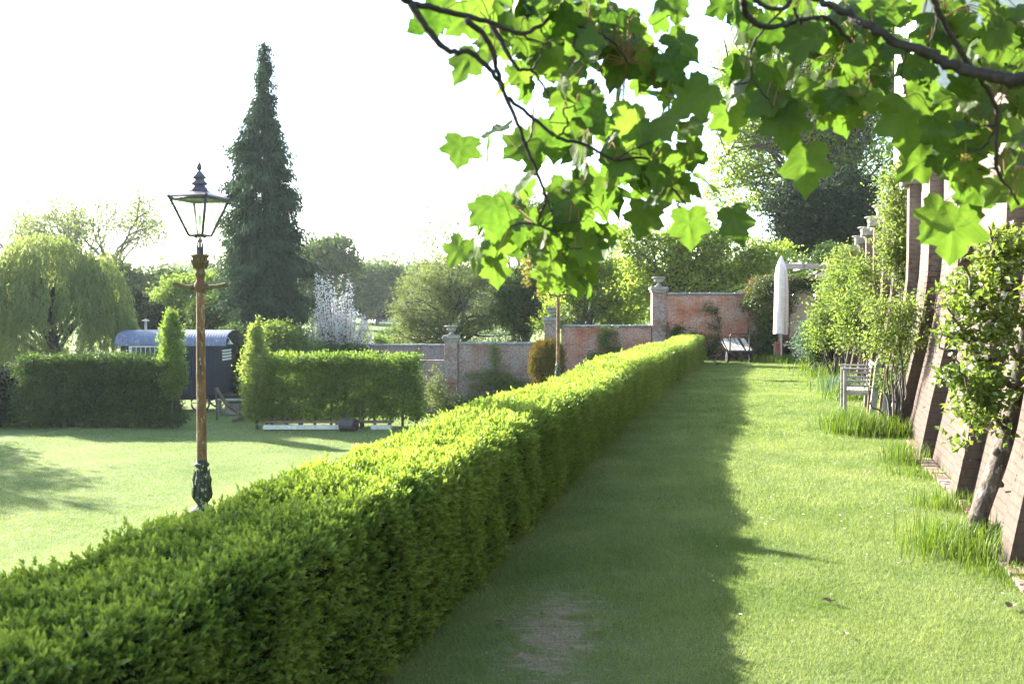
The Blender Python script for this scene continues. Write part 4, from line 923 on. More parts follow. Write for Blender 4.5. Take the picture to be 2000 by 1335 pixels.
# bench and curved hammock stand behind the screen
Yb = 35.2; xb = at(458, 790, Yb)[0]; o = thing('plank_bench', 'grey plank bench in shade beside the hut end', 'bench', (xb, Yb, -2.0))
b = MB(); box(b, (-.65,-.2,.52), (.7,.2,.58), bev=.01); b.build('seat', M['wood'], o)
for x in (-.55, .5):
    b = MB(); box(b, (x-.05,-.17,0), (x+.05,.17,.518), bev=.01); b.build('leg', M['wood'], o)
b = MB(); box(b, (-.35,.02,.03), (.1,.2,.42)); b.build('back_panel', M['wood'], o)
Yk = 33.6; o = thing('hammock_stand', 'curved dark timber hammock stand passing behind the hornbeam screen', 'hammock stand', (at(500,820,Yk)[0], Yk, -2.0)); base = np.array(o.location)
pts = [at(422,757,Yk), at(440,785,Yk), at(465,805,Yk), at(500,818,Yk), at(540,818,Yk), at(580,808,Yk), at(612,790,Yk), at(632,768,Yk)]
for dy in (-.06, .06):
    b = MB(); tube(b, spline([q-base+[0,dy,0] for q in pts], 4), .045, 7); b.build('curved_beam', M['woodbrown'], o)
for q in (pts[2], pts[5]):
    b = MB(); x = q[0]-base[0]; box(b, (x-.05,-.6,0), (x+.05,.6,.1), bev=.01); b.build('foot', M['woodbrown'], o)
b = MB(); q = pts[0]-base; tube(b, [q, q+[.02,0,-.9], [q[0]+.03, 0, 0]], .03, 6); b.build('upright', M['woodbrown'], o)
# timber edging under the screen
def plank(name, label, pa, pb, z0, z1, Y, mat, dy, group):
    xa, xb = at(pa, 830, Y)[0], at(pb, 830, Y)[0]; o = thing(name, label, 'plank', ((xa+xb)/2, Y, -2.0), 0, group); h = (xb-xa)/2
    b = MB(); box(b, (-h,-.12+dy,z0), (h,.12+dy,z1), bev=.008); b.build('board', mat, o)
    b = MB(); n = max(2, int(h*2/.7))
    for q in range(n):
        x = -h+.1+(2*h-.2)*q/(n-1); box(b, (x-.04,-.02+dy,0), (x+.04,.02+dy,z0-.002))
    b.build('bracket', M['iron'], o)
GP = 'timber edging below the hornbeam screen'
plank('timber_plank', 'long brown plank left of the garden roller', 515, 664, .20, .27, 31.0, M['woodbrown'], 0, GP)
plank('timber_plank', 'brown plank right of the garden roller', 699, 768, .20, .27, 31.0, M['woodbrown'], 0, GP)
plank('timber_plank', 'white painted board lying under the long brown plank', 515, 664, .03, .15, 30.75, M['cream'], 0, GP)
plank('timber_plank', 'short white board right of the garden roller', 725, 764, .03, .15, 30.75, M['cream'], 0, GP)
# garden roller
Yr = 30.3; x = at(681, 826, Yr)[0]; o = thing('garden_roller', 'dark iron garden roller standing before the hornbeam screen', 'garden roller', (x, Yr, -2.0), -.35)
b = MB(); a = np.arange(28)*2*PI/28; r = .21; hw = .24
prf = [(-hw,0,r*.35),(-hw,0,r*.93),(-hw-.0,0,r),(hw,0,r),(hw,0,r*.93),(hw-.05,0,r*.9),(hw-.05,0,.05)]
v = np.concatenate([np.stack([0*a+p[0], p[2]*np.cos(a), r+p[2]*np.sin(a)], 1) for p in prf]); n = 28
b.add(v, [[q*n+j, q*n+(j+1)%n, (q+1)*n+(j+1)%n, (q+1)*n+j] for q in range(len(prf)-1) for j in range(n)]); b.build('drum', M['iron'], o)
b = MB(); tube(b, [[-hw-.03,0,r],[hw+.03,0,r]], .018, 6); b.build('axle', M['iron'], o)
b = MB()
for s in (-1,1): tube(b, [[s*(hw+.03),0,r],[s*(hw+.03),.3,.45],[s*.05,.8,.85],[s*.04,1.05,1.0]], .014, 5)
tube(b, [[-.2,1.05,1.0],[.2,1.05,1.0]], .02, 6); b.build('handle', M['iron'], o)

# ------------------------------------------------------------ far terrace: cart, parasol, chair, table, pot, bird
Yt = 32.4; o = thing('hand_cart', 'old hand cart with pale plank bed and hooped iron handle by the wall', 'cart', (at(1446,705,Yt)[0], Yt, 0), .0)
b = MB(); sc = Yt/F
for (xa, xb) in ((-.39,-.20),(-.195,-.01),(-.005,.13),(.20,.37)):
    Mx = np.eye(4); v = np.array([[xa,-.05,.42],[xb,-.05,.42],[xb-.02,1.0,.78],[xa+.03,1.0,.78]]); v = np.vstack([v, v-[0,0,.03]]); b.add(v, [[0,1,2,3],[7,6,5,4],[0,4,5,1],[1,5,6,2],[2,6,7,3],[3,7,4,0]], rng.random())
b.build('plank_bed', M['wood'], o)
b = MB(); pb = [[-.43,-.08,.38],[.42,-.08,.38],[.42,1.05,.74],[-.43,1.05,.74]]
for q in range(4): tube(b, [pb[q], pb[(q+1)%4]], .022, 6)
tube(b, [[-.40,.2,.36],[-.40,.2,.2]], .02, 5); tube(b, [[.38,.2,.36],[.38,.2,.2]], .02, 5); tube(b, [[-.42,.2,.2],[.4,.2,.2]], .02, 6); tube(b, [[-.25,-.05,.33],[.25,-.05,.33],[.25,-.05,.27],[-.25,-.05,.27],[-.25,-.05,.33]], .012, 4); b.build('frame', M['iron'], o)
b = MB(); tube(b, spline([[-.36,-.08,.40],[-.36,-.1,.72],[-.35,-.12,.90],[-.28,-.12,.95],[0,-.12,.955],[.2,-.12,.95],[.26,-.12,.90],[.27,-.1,.72],[.27,-.08,.40]], 4), .024, 6); b.build('handle', M['iron'], o)
b = MB(); tube(b, [[0,-.08,.38],[0,-.12,.02]], .018, 6); b.build('prop_leg', M['iron'], o)
for x in (-.37, .36):
    b = MB(); a = np.arange(24)*2*PI/24; r = .17
    v = np.concatenate([np.stack([0*a+x+dx, .2+rr*np.cos(a), r+rr*np.sin(a)], 1) for dx, rr in ((-.05,.05),(-.05,.15),(-.04,.17),(.04,.17),(.05,.15),(.05,.05))]); b.add(v, [[q*24+j, q*24+(j+1)%24, (q+1)*24+(j+1)%24, (q+1)*24+j] for q in range(5) for j in range(24)]+[[j, (j+1)%24, 5*24+(j+1)%24, 5*24+j] for j in range(24)]); b.build('wheel', M['rubber'], o)
Ya = 33.0; x = at(1526, 700, Ya)[0]; k = Ya/F; o = thing('parasol', 'tall closed parasol in a pale pinkish cover on a thin wooden pole', 'parasol', (x, Ya, 0)); zt = at(1525,499,Ya)[2]; zb_ = at(1525,652,Ya)[2]
b = MB(); n = 40; rows = 14; v = []
for i in range(rows):
    f = i/(rows-1); z = zb_+(zt-zb_)*f; R = .235*(1-.12*f)*(1 if f < .72 else max(.05, 1-((f-.72)/.28)**2*.95))
    for j in range(n):
        a = j*2*PI/n; rr = R*(1+.07*math.sin(3*a+1.2*math.sin(f*4))+.04*math.sin(7*a+f*5)); v.append([rr*math.cos(a)-.02, rr*math.sin(a)*.8, z+.02*math.sin(a*2)*(i==0)])
b.add(v, [[i*n+j, i*n+(j+1)%n, (i+1)*n+(j+1)%n, (i+1)*n+j] for i in range(rows-1) for j in range(n)], .5, True); cv = b.build('cover', M['canvas'], o)
b = MB(); tube(b, [[.06,-.205,zb_+.03],[.062,-.21,zb_+1.2],[.05,-.19,zt-.5]], .01, 5); b.build('seam', M['wood'], cv)
b = MB(); lathe(b, [(.027,0),(.027,zb_+.3)], 10); b.build('pole', M['woodpale'], o)
b = MB(); lathe(b, [(0,.1),(.25,.1),(.27,0)][::-1], 16); b.build('base', M['stone'], o)
# folding chair, seen from the side
def folding_chair(label, px, Y, rz):
    o = thing('folding_chair', label, 'chair', (at(px,690,Y)[0], Y, 0), rz, 'wooden folding chairs by the parasol')
    for y in (-.22, .22):
        b = MB(); tube(b, [[-.28,y,0],[.1,y,.5],[.30,y,.92]], .02, 5); b.build('leg', M['woodpale'], o)
        b = MB(); tube(b, [[.32,y*.85,0],[-.2,y*.85,.46]], .02, 5); b.build('leg', M['woodpale'], o)
        b = MB(); box(b, (-.3,y-.03,.62), (.2,y+.03,.65), bev=.01); b.build('armrest', M['woodpale'], o)
    b = MB()
    for q in range(6): box(b, (-.22+q*.07,-.2,.44), (-.17+q*.07,.2,.46))
    b.build('seat', M['woodpale'], o)
    b = MB()
    for q in range(5):
        z = .58+q*.075; x = .1+(z-.5)*.47; box(b, (x-.01,-.2,z-.028), (x+.012,.2,z+.028))
    b.build('backrest', M['woodpale'], o); return o
folding_chair('pale folding garden chair just right of the parasol pole', 1556, 33.4, .15)
folding_chair('pale folding garden chair mostly hidden by the bluish shrub', 1586, 33.0, .8)
o = thing('wooden_table', 'small pale table behind the parasol pole', 'table', (at(1532,690,34.1)[0], 34.1, 0))
b = MB(); box(b, (-.45,-.3,.52), (.35,.3,.56), bev=.01); b.build('table_top', M['woodpale'], o)
for (x, y) in ((-.4,-.25),(.3,-.25),(-.4,.25),(.3,.25)):
    b = MB(); box(b, (x-.025,y-.025,0), (x+.025,y+.025,.518)); b.build('leg', M['woodpale'], o)
o = thing('terracotta_pot', 'tall square terracotta pot beside the parasol pole', 'pot', (at(1520,690,33.5)[0], 33.5, 0))
b = MB(); v = []
for (h, z) in ((.09,0),(.10,.55),(.12,.56),(.12,.64)): v += [[-h,-h,z],[h,-h,z],[h,h,z],[-h,h,z]]
b.add(v, [[i*4+q, i*4+(q+1)%4, i*4+4+(q+1)%4, i*4+4+q] for i in range(3) for q in range(4)]+[[12,13,14,15]]); b.build('body', M['terracotta'], o)
b = MB(); box(b, (-.11,-.11,.641), (.11,.11,.655)); b.build('rim', M['terracotta'], o)
# little brown bird just above the lawn
o = thing('small_bird', 'small brown and white bird on the grass left of the cart', 'bird', (at(1400,716,30.5)[0], 30.5, .0), 2.4)
M['feather'] = roughmat('brown_feathers', (.16,.08,.04), (.25,.14,.08), 30, (.5,.45,.4), bumps=.2, c3r=(.6,.64))
b = MB(); S = []; R = []
for (x, z, r) in ((-.20,.10,.008),(-.13,.095,.016),(-.07,.09,.03),(0,.085,.045),(.05,.105,.040),(.08,.14,.026),(.105,.165,.027),(.13,.165,.018),(.145,.16,.006),(.16,.158,.002)): S.append([x,0,z]); R.append(r)
tube(b, spline(S,3), np.interp(np.linspace(0,1,28), np.linspace(0,1,10), R), 10); b.build('body', M['feather'], o)
for s in (-1,1):
    b = MB(); a = np.array([[.05,s*.04,.12],[.0,s*.05,.125],[-.14,s*.035,.13],[-.10,s*.05,.09],[0,s*.053,.075],[.05,s*.045,.09]]); v = np.vstack([a, a+[0,-s*.006,0]]); b.add(v, [[0,1,2,3],[0,3,4,5],[6,9,8,7],[6,11,10,9]]+[[q,(q+1)%6,6+(q+1)%6,6+q] for q in range(6)]); b.build('wing', M['feather'], o)
    b = MB(); tube(b, [[.01,s*.015,.06],[0,s*.016,.03],[.01,s*.017,.004],[.035,s*.02,.002]], .004, 4); b.build('leg', M['iron'], o)
# ------------------------------------------------------------ terrace retaining wall on the right
WD = norm(np.array([.29, 1, 0.])); WA = math.atan2(WD[1], WD[0]); WN = np.array([WD[1], -WD[0], 0])   # local x along, local y to the right (into the bank)
MW = rotz(WA-0, (1.45, 0, 0))  # local +x = along; local +y points left of travel
def wloc(s, t, z): return np.array([1.45, 0, 0])+WD*s+WN*t+np.array([0,0,z])
S_of_Y = lambda y: y/WD[1]
WT = 3.75
prof = [(0,-.3),(0,.0),(.13,.65),(.25,1.2),(.35,1.75),(.40,2.2),(.42,2.6),(.42,WT)]
rw = thing('retaining_wall', 'tall sloping brick terrace wall with buttresses along the right of the path', 'wall', (1.45,0,0), WA)
# inside the thing: x along wall, y = -t
def extr(mb, pr, s0, s1, back=.9, flat=False):
    pr = np.array(pr); n = len(pr); top = pr[-1,1]
    ring = [(t, z) for t, z in pr]+[(back, top), (back, pr[0,1])]; k = len(ring)
    v = [[s0, -t, z] for t, z in ring]+[[s1, -t, z] for t, z in ring]
    mb.add(v, [[i, (i+1)%k, k+(i+1)%k, k+i] for i in range(k)])
    for (off, rev) in ((0, True), (k, False)):
        m = n-1
        # end caps as quads strip between profile and back
        vv = []
        for i in range(n): vv += [v[off+i], [v[off][0], -back, pr[i,1]]]
        f = [[2*i, 2*i+1, 2*i+3, 2*i+2] for i in range(m)]
        mb.add(vv, [q[::-1] for q in f] if rev else f)
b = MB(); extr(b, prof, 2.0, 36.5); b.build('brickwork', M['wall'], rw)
BY = [4.35, 6.35, 8.55, 11.05, 13.6, 16.1, 18.6, 21.0, 23.7, 26.5, 29.6, 33.0]
bp = [(-.13,-.3),(-.13,.0),(-.01,.65),(.11,1.2),(.20,1.75),(.24,2.15),(.25,2.5),(.25,WT-.1)]
bp2 = [(-.19,-.3),(-.19,.0),(-.09,.65),(.01,1.2),(.12,1.75),(.19,2.1),(.195,2.4),(.19,WT-.1)]
for i, y in enumerate(BY):
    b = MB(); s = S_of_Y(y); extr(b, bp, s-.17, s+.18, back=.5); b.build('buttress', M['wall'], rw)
    b = MB(); s = S_of_Y(y); box(b, (s-.22,-.72,WT-.098), (s+.24,-.13,WT+.10), bev=.02); b.build('pier_cap', M['stone'], rw)
b = MB(); x = 2.0
while x < 36.4:
    x1 = x+rng.uniform(.7,1.0)
    if not any(x < S_of_Y(y)+.26 and x1 > S_of_Y(y)-.24 for y in BY): box(b, (x+.004,-.85,WT+.003), (x1-.004,-.33,WT+.09), bev=.02)
    x = x1
b.build('coping', M['stone'], rw)
b = MB(); x = 4.5
while x < 12.8:
    x1 = x+.112; j = rng.uniform(-.012,.012)
    box(b, (x+.005, .012, -.2), (x1-.005, .13+j+.03*math.sin(x*1.3), .028+rng.uniform(-.008,.006)), bev=.006); x = x1
b.build('footing', M['brickgrey'], rw)
# old iron wall nails
for (Y, px, py) in ((9.3,1838,856),(8.9,1850,868),(9.0,1867,884),(8.4,1879,895),(11.9,1775,793),(11.6,1783,802),(11.4,1791,810),(6.9,1965,957)):
    p = at(px, py, Y); s = (p-[1.45,0,0])@WD; z = p[2]; t = np.interp(z, [q[1] for q in prof], [q[0] for q in prof])
    b = MB(); tube(b, [[s, -t-.01, z],[s-.01, -t+.09, z-.01]], .006, 5); b.build('iron_nail', M['iron'], rw)
# ground of the upper terrace
b = MB(); v = [wloc(-6, .88, WT-.25), wloc(37, .88, WT-.25), wloc(60, .88, WT-.3), wloc(60, 60, WT), wloc(-6, 60, WT)]
b.v.append(np.array(v)); b.u.append(np.zeros((5,2))); b.f.append(np.array([[0,4,3,2,1]])+b.n); b.n += 5; b.t.append(np.array([.5])); b.smooth.append(np.array([False]))
v = [wloc(37, .88, WT-.25), wloc(37, .88, -1), wloc(60, .88, -1), wloc(60,.88,WT-.3)]; b.add(v, [[0,1,2,3]])
tag(b.build('terrace', M['ground']), kind='structure')
# urns on the wall piers
GV = 'grey stone urns along the terrace wall top'
def pier_top(i): return wloc(S_of_Y(BY[i]), .42, WT+.10)
labs = {4: 'grey stone urn on the terrace wall in front of the house window', 7: 'flat bowled stone urn half behind the high climbing vine', 8: 'stone urn just left of the high climbing vine', 9: 'stone urn with rounded bowl third from the far end of the terrace wall', 10: 'stone urn second from the far end, against the black yew', 11: 'farthest stone urn on the terrace wall beside the ivy mound'}
u0 = None
for i, lb in labs.items():
    if u0 is None: u0 = make_urn(lb, pier_top(i), GV, .85)
    else: dup(u0, pier_top(i), .2*i, lb, GV)

# ------------------------------------------------------------ house above the terrace
hx, hy = at(1786, 300, 19.6)[:2]
ho = thing('house', 'pale rendered house with stone framed window above the terrace wall', 'house', (hx, hy, WT-.3), WA-PI/2+.0)
# local +y along wall direction away from camera; local +x right
b = MB(); Wz = 5.6
def panel(x0, x1, z0, z1): box(b, (x0, 0, z0), (x1, .3, z1))
wx0_, wx1_, wz0_, wz1_ = .35, 1.25, .35, 2.35
panel(0, wx0_, 0, Wz); panel(wx0_+.0, wx1_, 0, wz0_); panel(wx0_, wx1_, wz1_, Wz); panel(wx1_, 9, 0, Wz); box(b, (0,.302,0), (.3,4.6,Wz)); box(b, (.302,4.3,0), (9,4.6,Wz))
b.build('wall', M['render'], ho)
b = MB(); box(b, (-.25,-.25,Wz+.002), (9.2,4.9,Wz+.22), bev=.03); b.build('cornice', M['stone'], ho)
b = MB(); b.add([[-.1,-.1,Wz+.225],[9.1,-.1,Wz+.225],[9.1,4.7,Wz+.225],[-.1,4.7,Wz+.225],[1.8,2.3,Wz+1.8],[7.6,2.3,Wz+1.8]], [[0,1,5,4],[2,3,4,5]]); b.add([[-.1,-.1,Wz+.225],[-.1,4.7,Wz+.225],[1.8,2.3,Wz+1.8],[9.1,-.1,Wz+.225],[9.1,4.7,Wz+.225],[7.6,2.3,Wz+1.8]], [[0,2,1],[3,4,5]]); b.build('roof', M['slate'], ho)
wn = bpy.data.objects.new('window', None); COL.objects.link(wn); wn.parent = ho
b = MB(); 
for (x0, x1, z0, z1) in ((wx0_-.12,wx0_+.03,wz0_-.1,wz1_+.12),(wx1_-.03,wx1_+.12,wz0_-.1,wz1_+.12),(wx0_+.03,wx1_-.03,wz1_-.03,wz1_+.12),(wx0_+.03,wx1_-.03,wz0_-.1,wz0_+.05)): box(b, (x0,-.05,z0), (x1,.12,z1))
box(b, ((wx0_+wx1_)/2-.02,.06,wz0_+.05), ((wx0_+wx1_)/2+.02,.11,wz1_-.03)); box(b, (wx0_+.03,.065,1.35), (wx1_-.03,.105,1.39)); b.build('frame', M['stone'], wn)
b = MB(); box(b, (wx0_+.03,.12,wz0_+.05), (wx1_-.03,.13,wz1_-.03)); b.build('pane', M['pane'], wn)

# ------------------------------------------------------------ plants against the terrace wall
def wall_bush(name, label, cat, Y, lobes_px, nc, per, sig, leaf, lm, group=None, stems=6, dep=.7, flowers=None, zb=0., wr=.55, bm='bark', base_px=None, basez=0., stem_r=.022, up=.2, tc=.5):
    s0 = lobes_px[0]; bx = at(base_px or s0[0], 800, Y)[0]; o = thing(name, label, cat, (bx, Y, zb), 0, group); lob = []
    for l in lobes_px:
        Yl = Y+(l[4] if len(l) > 4 else 0); c = at(l[0], l[1], Yl)-[bx, Y, zb]; s = Yl/F; lob.append((*c, l[2]*s, (l[2]+l[3])/2*s*dep, l[3]*s))
    C, P, N, ct = crown_pts(lob, nc, per, sig, .25)
    # keep out of the wall
    def lim(Q):
        W = Q+[bx, Y, zb]-[1.45,0,0]; t = W@WN; z = W[:,2]; f = np.interp(z, [q[1] for q in prof], [q[0] for q in prof])-.03
        ex = np.maximum(0, t-f); return Q-ex[:,None]*WN*(z < WT+.15)[:,None]*(ex < 3)[:,None]
    C = lim(C); P = lim(P)+rng.normal(size=P.shape)*.012; k = P[:,2]+zb > .03; P, N, ct = P[k], N[k], ct[k]; m = len(P)
    tb = MB()
    for q in range(stems):
        a = rng.uniform(0, 2*PI); st = np.array([.08*math.cos(a), .08*math.sin(a), -.05+basez]); e = C[rng.integers(len(C))]; mid = st+(e-st)*.5+rng.normal(size=3)*.08; tube(tb, spline([st, st+(mid-st)*.5+[0,0,.1], mid, e], 4), np.linspace(stem_r,stem_r*.2,13), 5, cap=False)
    for q in range(nc//3):
        e = C[rng.integers(len(C))]; st = e+rng.normal(size=3)*.12-[0,0,.15]; tube(tb, [st, (st+e)/2+rng.normal(size=3)*.02, e], [.006,.004,.002], 3, cap=False)
    tb.build('stem', M[bm], o); fb = MB()
    leaves(fb, P, norm(rng.normal(size=(m,3))*.8+N*.4), norm(rng.normal(size=(m,3))*.6+[-.3,-.1,.8]), leaf*rng.uniform(.6,1.3,m), leaf*wr*rng.uniform(.8,1.2,m), np.clip(tc+ct+rng.normal(size=m)*.15,0,1)); fb.build('foliage', M[lm], o)
    if flowers:
        hb = MB(); k = rng.choice(m, int(m*flowers[1]), replace=False); Q = np.repeat(P[k], 5, axis=0); n5 = len(Q); ax = np.repeat(unit(len(k))*.6+[-.5,-.4,.4], 5, axis=0); D = norm(np.cross(ax, unit(n5)))
        leaves(hb, Q, D+ax*.3, ax, flowers[3], flowers[3]*.85, rng.uniform(0,1,n5)); hb.build(flowers[2], M[flowers[0]], o)
    return o
# espaliered apple with leaning trunk, nearest on the right
Ya_ = 6.9; tp = [at(1893,1075,Ya_), at(1905,1030,Ya_), at(1925,965,6.95), at(1950,900,7.0), at(1967,840,7.0), at(1982,770,7.05), at(1990,700,7.1), at(2005,630,7.2), at(2030,560,7.2)]
ob_ = np.array([tp[0][0], Ya_, 0.]); o = thing('apple_tree', 'old leaning apple tree with white blossom trained on the near right wall', 'tree', ob_)
b = MB(); T = spline([q-ob_ for q in tp], 6); T[0,2] = -.08; nT = len(T); r = np.interp(np.linspace(0,1,nT), [0,.06,.12,.3,.6,1], [.10,.078,.067,.063,.055,.045])*(1+.07*waves(T, 9, 91)); tube(b, T+.012*np.stack([waves(T,7,92),0*r,0*r],1), r, 16); 
# knots
for kf in (.18,.42,.55,.3): 
    q = T[int(kf*nT)]; lathe(b, [(0,.03),(.022,.02),(.035,0),(.03,-.02)], 10, center=q+[-.055 if kf != .3 else .05,-.03,0])
b.build('trunk', M['applebark'], o)
br = [([(1967,840),(1925,800),(1890,760),(1860,690)],.02),([(1985,760),(1930,720),(1880,650),(1850,600)],.025),([(1990,700),(1940,640),(1900,560),(1880,500)],.025),([(2000,640),(1960,560),(1945,500),(1930,440)],.02),([(1980,780),(2010,740),(2040,700)],.02),([(1940,830),(1905,850),(1880,900)],.012),([(2005,630),(2050,520),(2060,430)],.03),([(1880,650),(1840,680),(1828,560)],.01),([(1930,720),(1870,740),(1845,720)],.01)]
ptsB = []; brs = []
for pl, r0 in br:
    W = spline([at(q[0], q[1], Ya_+.1-.12*i)-ob_ for i, q in enumerate(pl)], 6); W[1:-1] += rng.normal(size=W[1:-1].shape)*.012; b = MB(); tube(b, W, np.linspace(r0, r0*.25, len(W)), 6); brs.append((b, W)); ptsB.append(W[4:])
    for _ in range(6):
        j = rng.integers(4, len(W)); e = W[j]+rng.normal(size=3)*.14; ptsB.append(np.array([W[j], (W[j]+e)/2, e]))
SP = np.concatenate(ptsB); lobes = [(1900,560,75,60),(1950,500,60,60),(1880,640,50,50),(1930,660,60,60),(1890,740,50,50),(1930,760,55,50),(1900,810,40,40),(1970,590,50,60),(1975,470,45,40),(1868,600,36,30),(2050,560,60,100),(2040,720,60,60),(2060,420,60,60),(1935,830,26,30),(1880,860,18,26)]
lob = [(*(at(l[0],l[1],Ya_-.05)-ob_), l[2]*Ya_/F*.92, .22, l[3]*Ya_/F*.92) for l in lobes]
C, P, N, ct = crown_pts(lob, 400, 12, .045, .1); m = len(P)
W = P+ob_-[1.45,0,0]; t = W@WN; z = W[:,2]; f = np.interp(z, [q[1] for q in prof], [q[0] for q in prof])-.03; P = P-np.maximum(0,t-f)[:,None]*WN
fb = MB(); leaves(fb, P, norm(rng.normal(size=(m,3))*.7+[-.3,-.2,.1]), norm(rng.normal(size=(m,3))*.5+[-.4,-.2,.8]), .058*rng.uniform(.6,1.25,m), .034, np.clip(.5+ct+rng.normal(size=m)*.18,0,1), fold=.25); fb.build('foliage', M['apple'], o)
for q in range(330):
    e = C[rng.integers(len(C))]; bi = np.argmin([((w_[2:]-e)**2).sum(1).min() for _, w_ in brs]); w_ = brs[bi][1][2:]; st = w_[np.argmin(((w_-e)**2).sum(1))]; tb = brs[bi][0]
    if np.linalg.norm(st-e) < .5: tube(tb, [st, (st+e)/2+rng.normal(size=3)*.015, e], [.005,.004,.002], 4, cap=False)
for b, _ in brs: b.build('branch', M['applebark'], o)
hb = MB(); k = rng.choice(len(C), 75, replace=False)
for q in k:
    for _ in range(rng.integers(2,6)):
        c = C[q]+rng.normal(size=3)*.035; ax = norm(rng.normal(size=3)*.5+[-.6,-.5,.3]); D = norm(np.cross(ax, unit(5))); leaves(hb, np.tile(c,(5,1)), D+ax*.25, np.tile(ax,(5,1)), .02, .017, rng.uniform(0,1,5))
hb.build('blossom', M['blossom'], o)

wall_bush('climbing_rose', 'yellow green rose bush on the wall above the leaning stakes', 'climbing rose', 13.2, [(1740,620,50,50),(1765,650,40,44),(1710,600,30,36),(1725,670,46,40),(1775,600,30,30),(1700,655,26,24)], 190, 14, .09, .055, 'fresh', None, 12, base_px=1755, stem_r=.02)
wall_bush('climbing_vine', 'bright green vine climbing the terrace wall to its top below the house', 'climbing vine', 16.8, [(1755,360,30,30),(1762,410,34,40),(1750,460,38,44),(1758,510,34,36),(1740,500,24,30),(1770,545,20,24),(1766,330,22,22),(1745,400,22,30),(1768,470,18,40)], 420, 15, .11, .065, 'fresh', None, 12, base_px=1764, stem_r=.025)
wall_bush('ivy_clump', 'dark ivy clump on the house corner above the vine', 'ivy', 18.9, [(1770,335,22,16),(1782,300,10,40),(1790,260,8,30)], 150, 16, .08, .06, 'ivy', None, 4, zb=WT-.3, base_px=1775)
wall_bush('wall_shrub', 'tall light green shrub against the terrace wall behind the bench', 'shrub', 19.5, [(1675,600,34,50),(1690,560,26,40),(1665,650,34,44),(1700,640,24,50),(1682,520,20,28),(1655,610,24,36)], 240, 16, .12, .075, 'mid', 'shrubs against the far terrace wall', 10, base_px=1690, tc=.65)
wall_bush('wall_shrub', 'broad light green bush spilling toward the path before the far wall corner', 'shrub', 24.5, [(1625,610,36,40),(1640,560,28,40),(1610,650,40,34),(1650,530,20,26),(1660,590,26,50),(1602,622,20,26)], 350, 16, .14, .085, 'mid', 'shrubs against the far terrace wall', 10, tc=.7)
wall_bush('wall_shrub', 'upper shrub with bright tips touching the far urns', 'shrub', 29, [(1640,520,22,30),(1655,500,16,22),(1630,560,26,34)], 220, 16, .15, .09, 'fresh', 'shrubs against the far terrace wall', 8, tc=.6)
wall_bush('blue_shrub', 'bluish grey green rounded shrub by the folding chairs', 'shrub', 27.5, [(1585,650,26,24),(1578,675,24,22),(1600,668,22,28)], 190, 22, .12, .08, 'blue', None, 8)
wall_bush('dark_shrub', 'small dark green shrub under the light green bush beside the bluish one', 'shrub', 25.5, [(1602,672,16,26),(1620,680,16,28),(1596,690,16,14)], 130, 22, .11, .08, 'darkhedge', None, 8)
wall_bush('wall_creeper', 'greenery tangled around the wall foot beside the near leaning stakes', 'creeper', 13.9, [(1770,690,24,50),(1790,720,14,40),(1750,745,34,30)], 170, 12, .09, .05, 'mid', None, 14, base_px=1765, tc=.4)

# tall grass and perennials
def tuft(name, label, cat, px, py, Y, rad, h, n, lm='tallgrass', wd=.006, spread=.5, group=None, zb=0.):
    h *= .72 if name == 'long_grass_tuft' and zb == 0 else 1; n = int(n*.75); c = at(px, py, Y); o = None; mb = MB(); x = rng.normal(size=n)*rad; y = rng.normal(size=n)*rad*1.2; a = rng.uniform(0,2*PI,n); out = np.stack([np.cos(a), np.sin(a), 0*a], 1)*rng.uniform(.1,1,n)[:,None]*spread
    hh = h*rng.uniform(.45,1.15,n); P0 = np.stack([x,y,0*x-.01],1); d1 = out*.35*hh[:,None]+np.stack([0*x,0*x,hh*.6],1); P1 = P0+d1; P2 = P0+out*hh[:,None]+np.stack([0*x,0*x,hh*(1-.35*np.linalg.norm(out,axis=1))],1)
    s = norm(np.cross(out+[0,0,.01], [0,0,1.]))*wd/2; v = np.stack([P0-s,P0+s,P1+s*.8,P1-s*.8,P2],1).reshape(-1,3); i = np.arange(n)*5; tint = np.clip(.4+rng.normal(size=n)*.35,0,1)
    mb.add(v, np.stack([i,i+1,i+2,i+3],1), tint); mb.f.append(np.stack([i+3,i+2,i+4],1)+mb.n-len(v)); mb.t.append(tint); mb.smooth.append(np.full(n,False))
    o = mb.build(name, M[lm]); o.location = (c[0], Y, zb); return tag(o, label, cat, group)
GT = 'tufts of long grass along the wall foot'
tuft('long_grass_tuft', 'long grass arching around the foot of the leaning apple trunk', 'grass tuft', 1880, 1075, 6.75, .16, .33, 1100, group=GT)
tuft('long_grass_tuft', 'loose long grass on the path side of the apple trunk', 'grass tuft', 1835, 1085, 6.55, .13, .30, 420, spread=.8, group=GT, wd=.005)
tuft('long_grass_tuft', 'wispy grass tuft against the footing of the second visible buttress', 'grass tuft', 1845, 985, 8.2, .12, .26, 420, group=GT)
tuft('long_grass_tuft', 'pale wispy grass at the foot of the buttress beyond the nails', 'grass tuft', 1765, 905, 10.6, .12, .42, 420, group=GT)
tuft('long_grass_tuft', 'grass fringe along the brick footing between two near buttresses', 'grass tuft', 1790, 925, 9.8, .16, .16, 600, group=GT)
tuft('long_grass_tuft', 'dense round clump of long grass in front of the leaning stakes', 'grass tuft', 1675, 838, 13.3, .20, .50, 2200, spread=.55, wd=.008, group=GT)
tuft('long_grass_tuft', 'dark right half of the long grass bed below the stakes', 'grass tuft', 1720, 840, 13.2, .19, .40, 1600, spread=.6, wd=.008, group=GT)
tuft('long_grass_tuft', 'low grass tuft at the bottom right corner by the wall', 'grass tuft', 1975, 1135, 6.1, .16, .13, 900, group=GT)
tuft('parasol_grass', 'tuft of longer grass around the parasol foot', 'grass tuft', 1527, 702, 32.8, .42, .30, 1500, wd=.02, spread=.5)
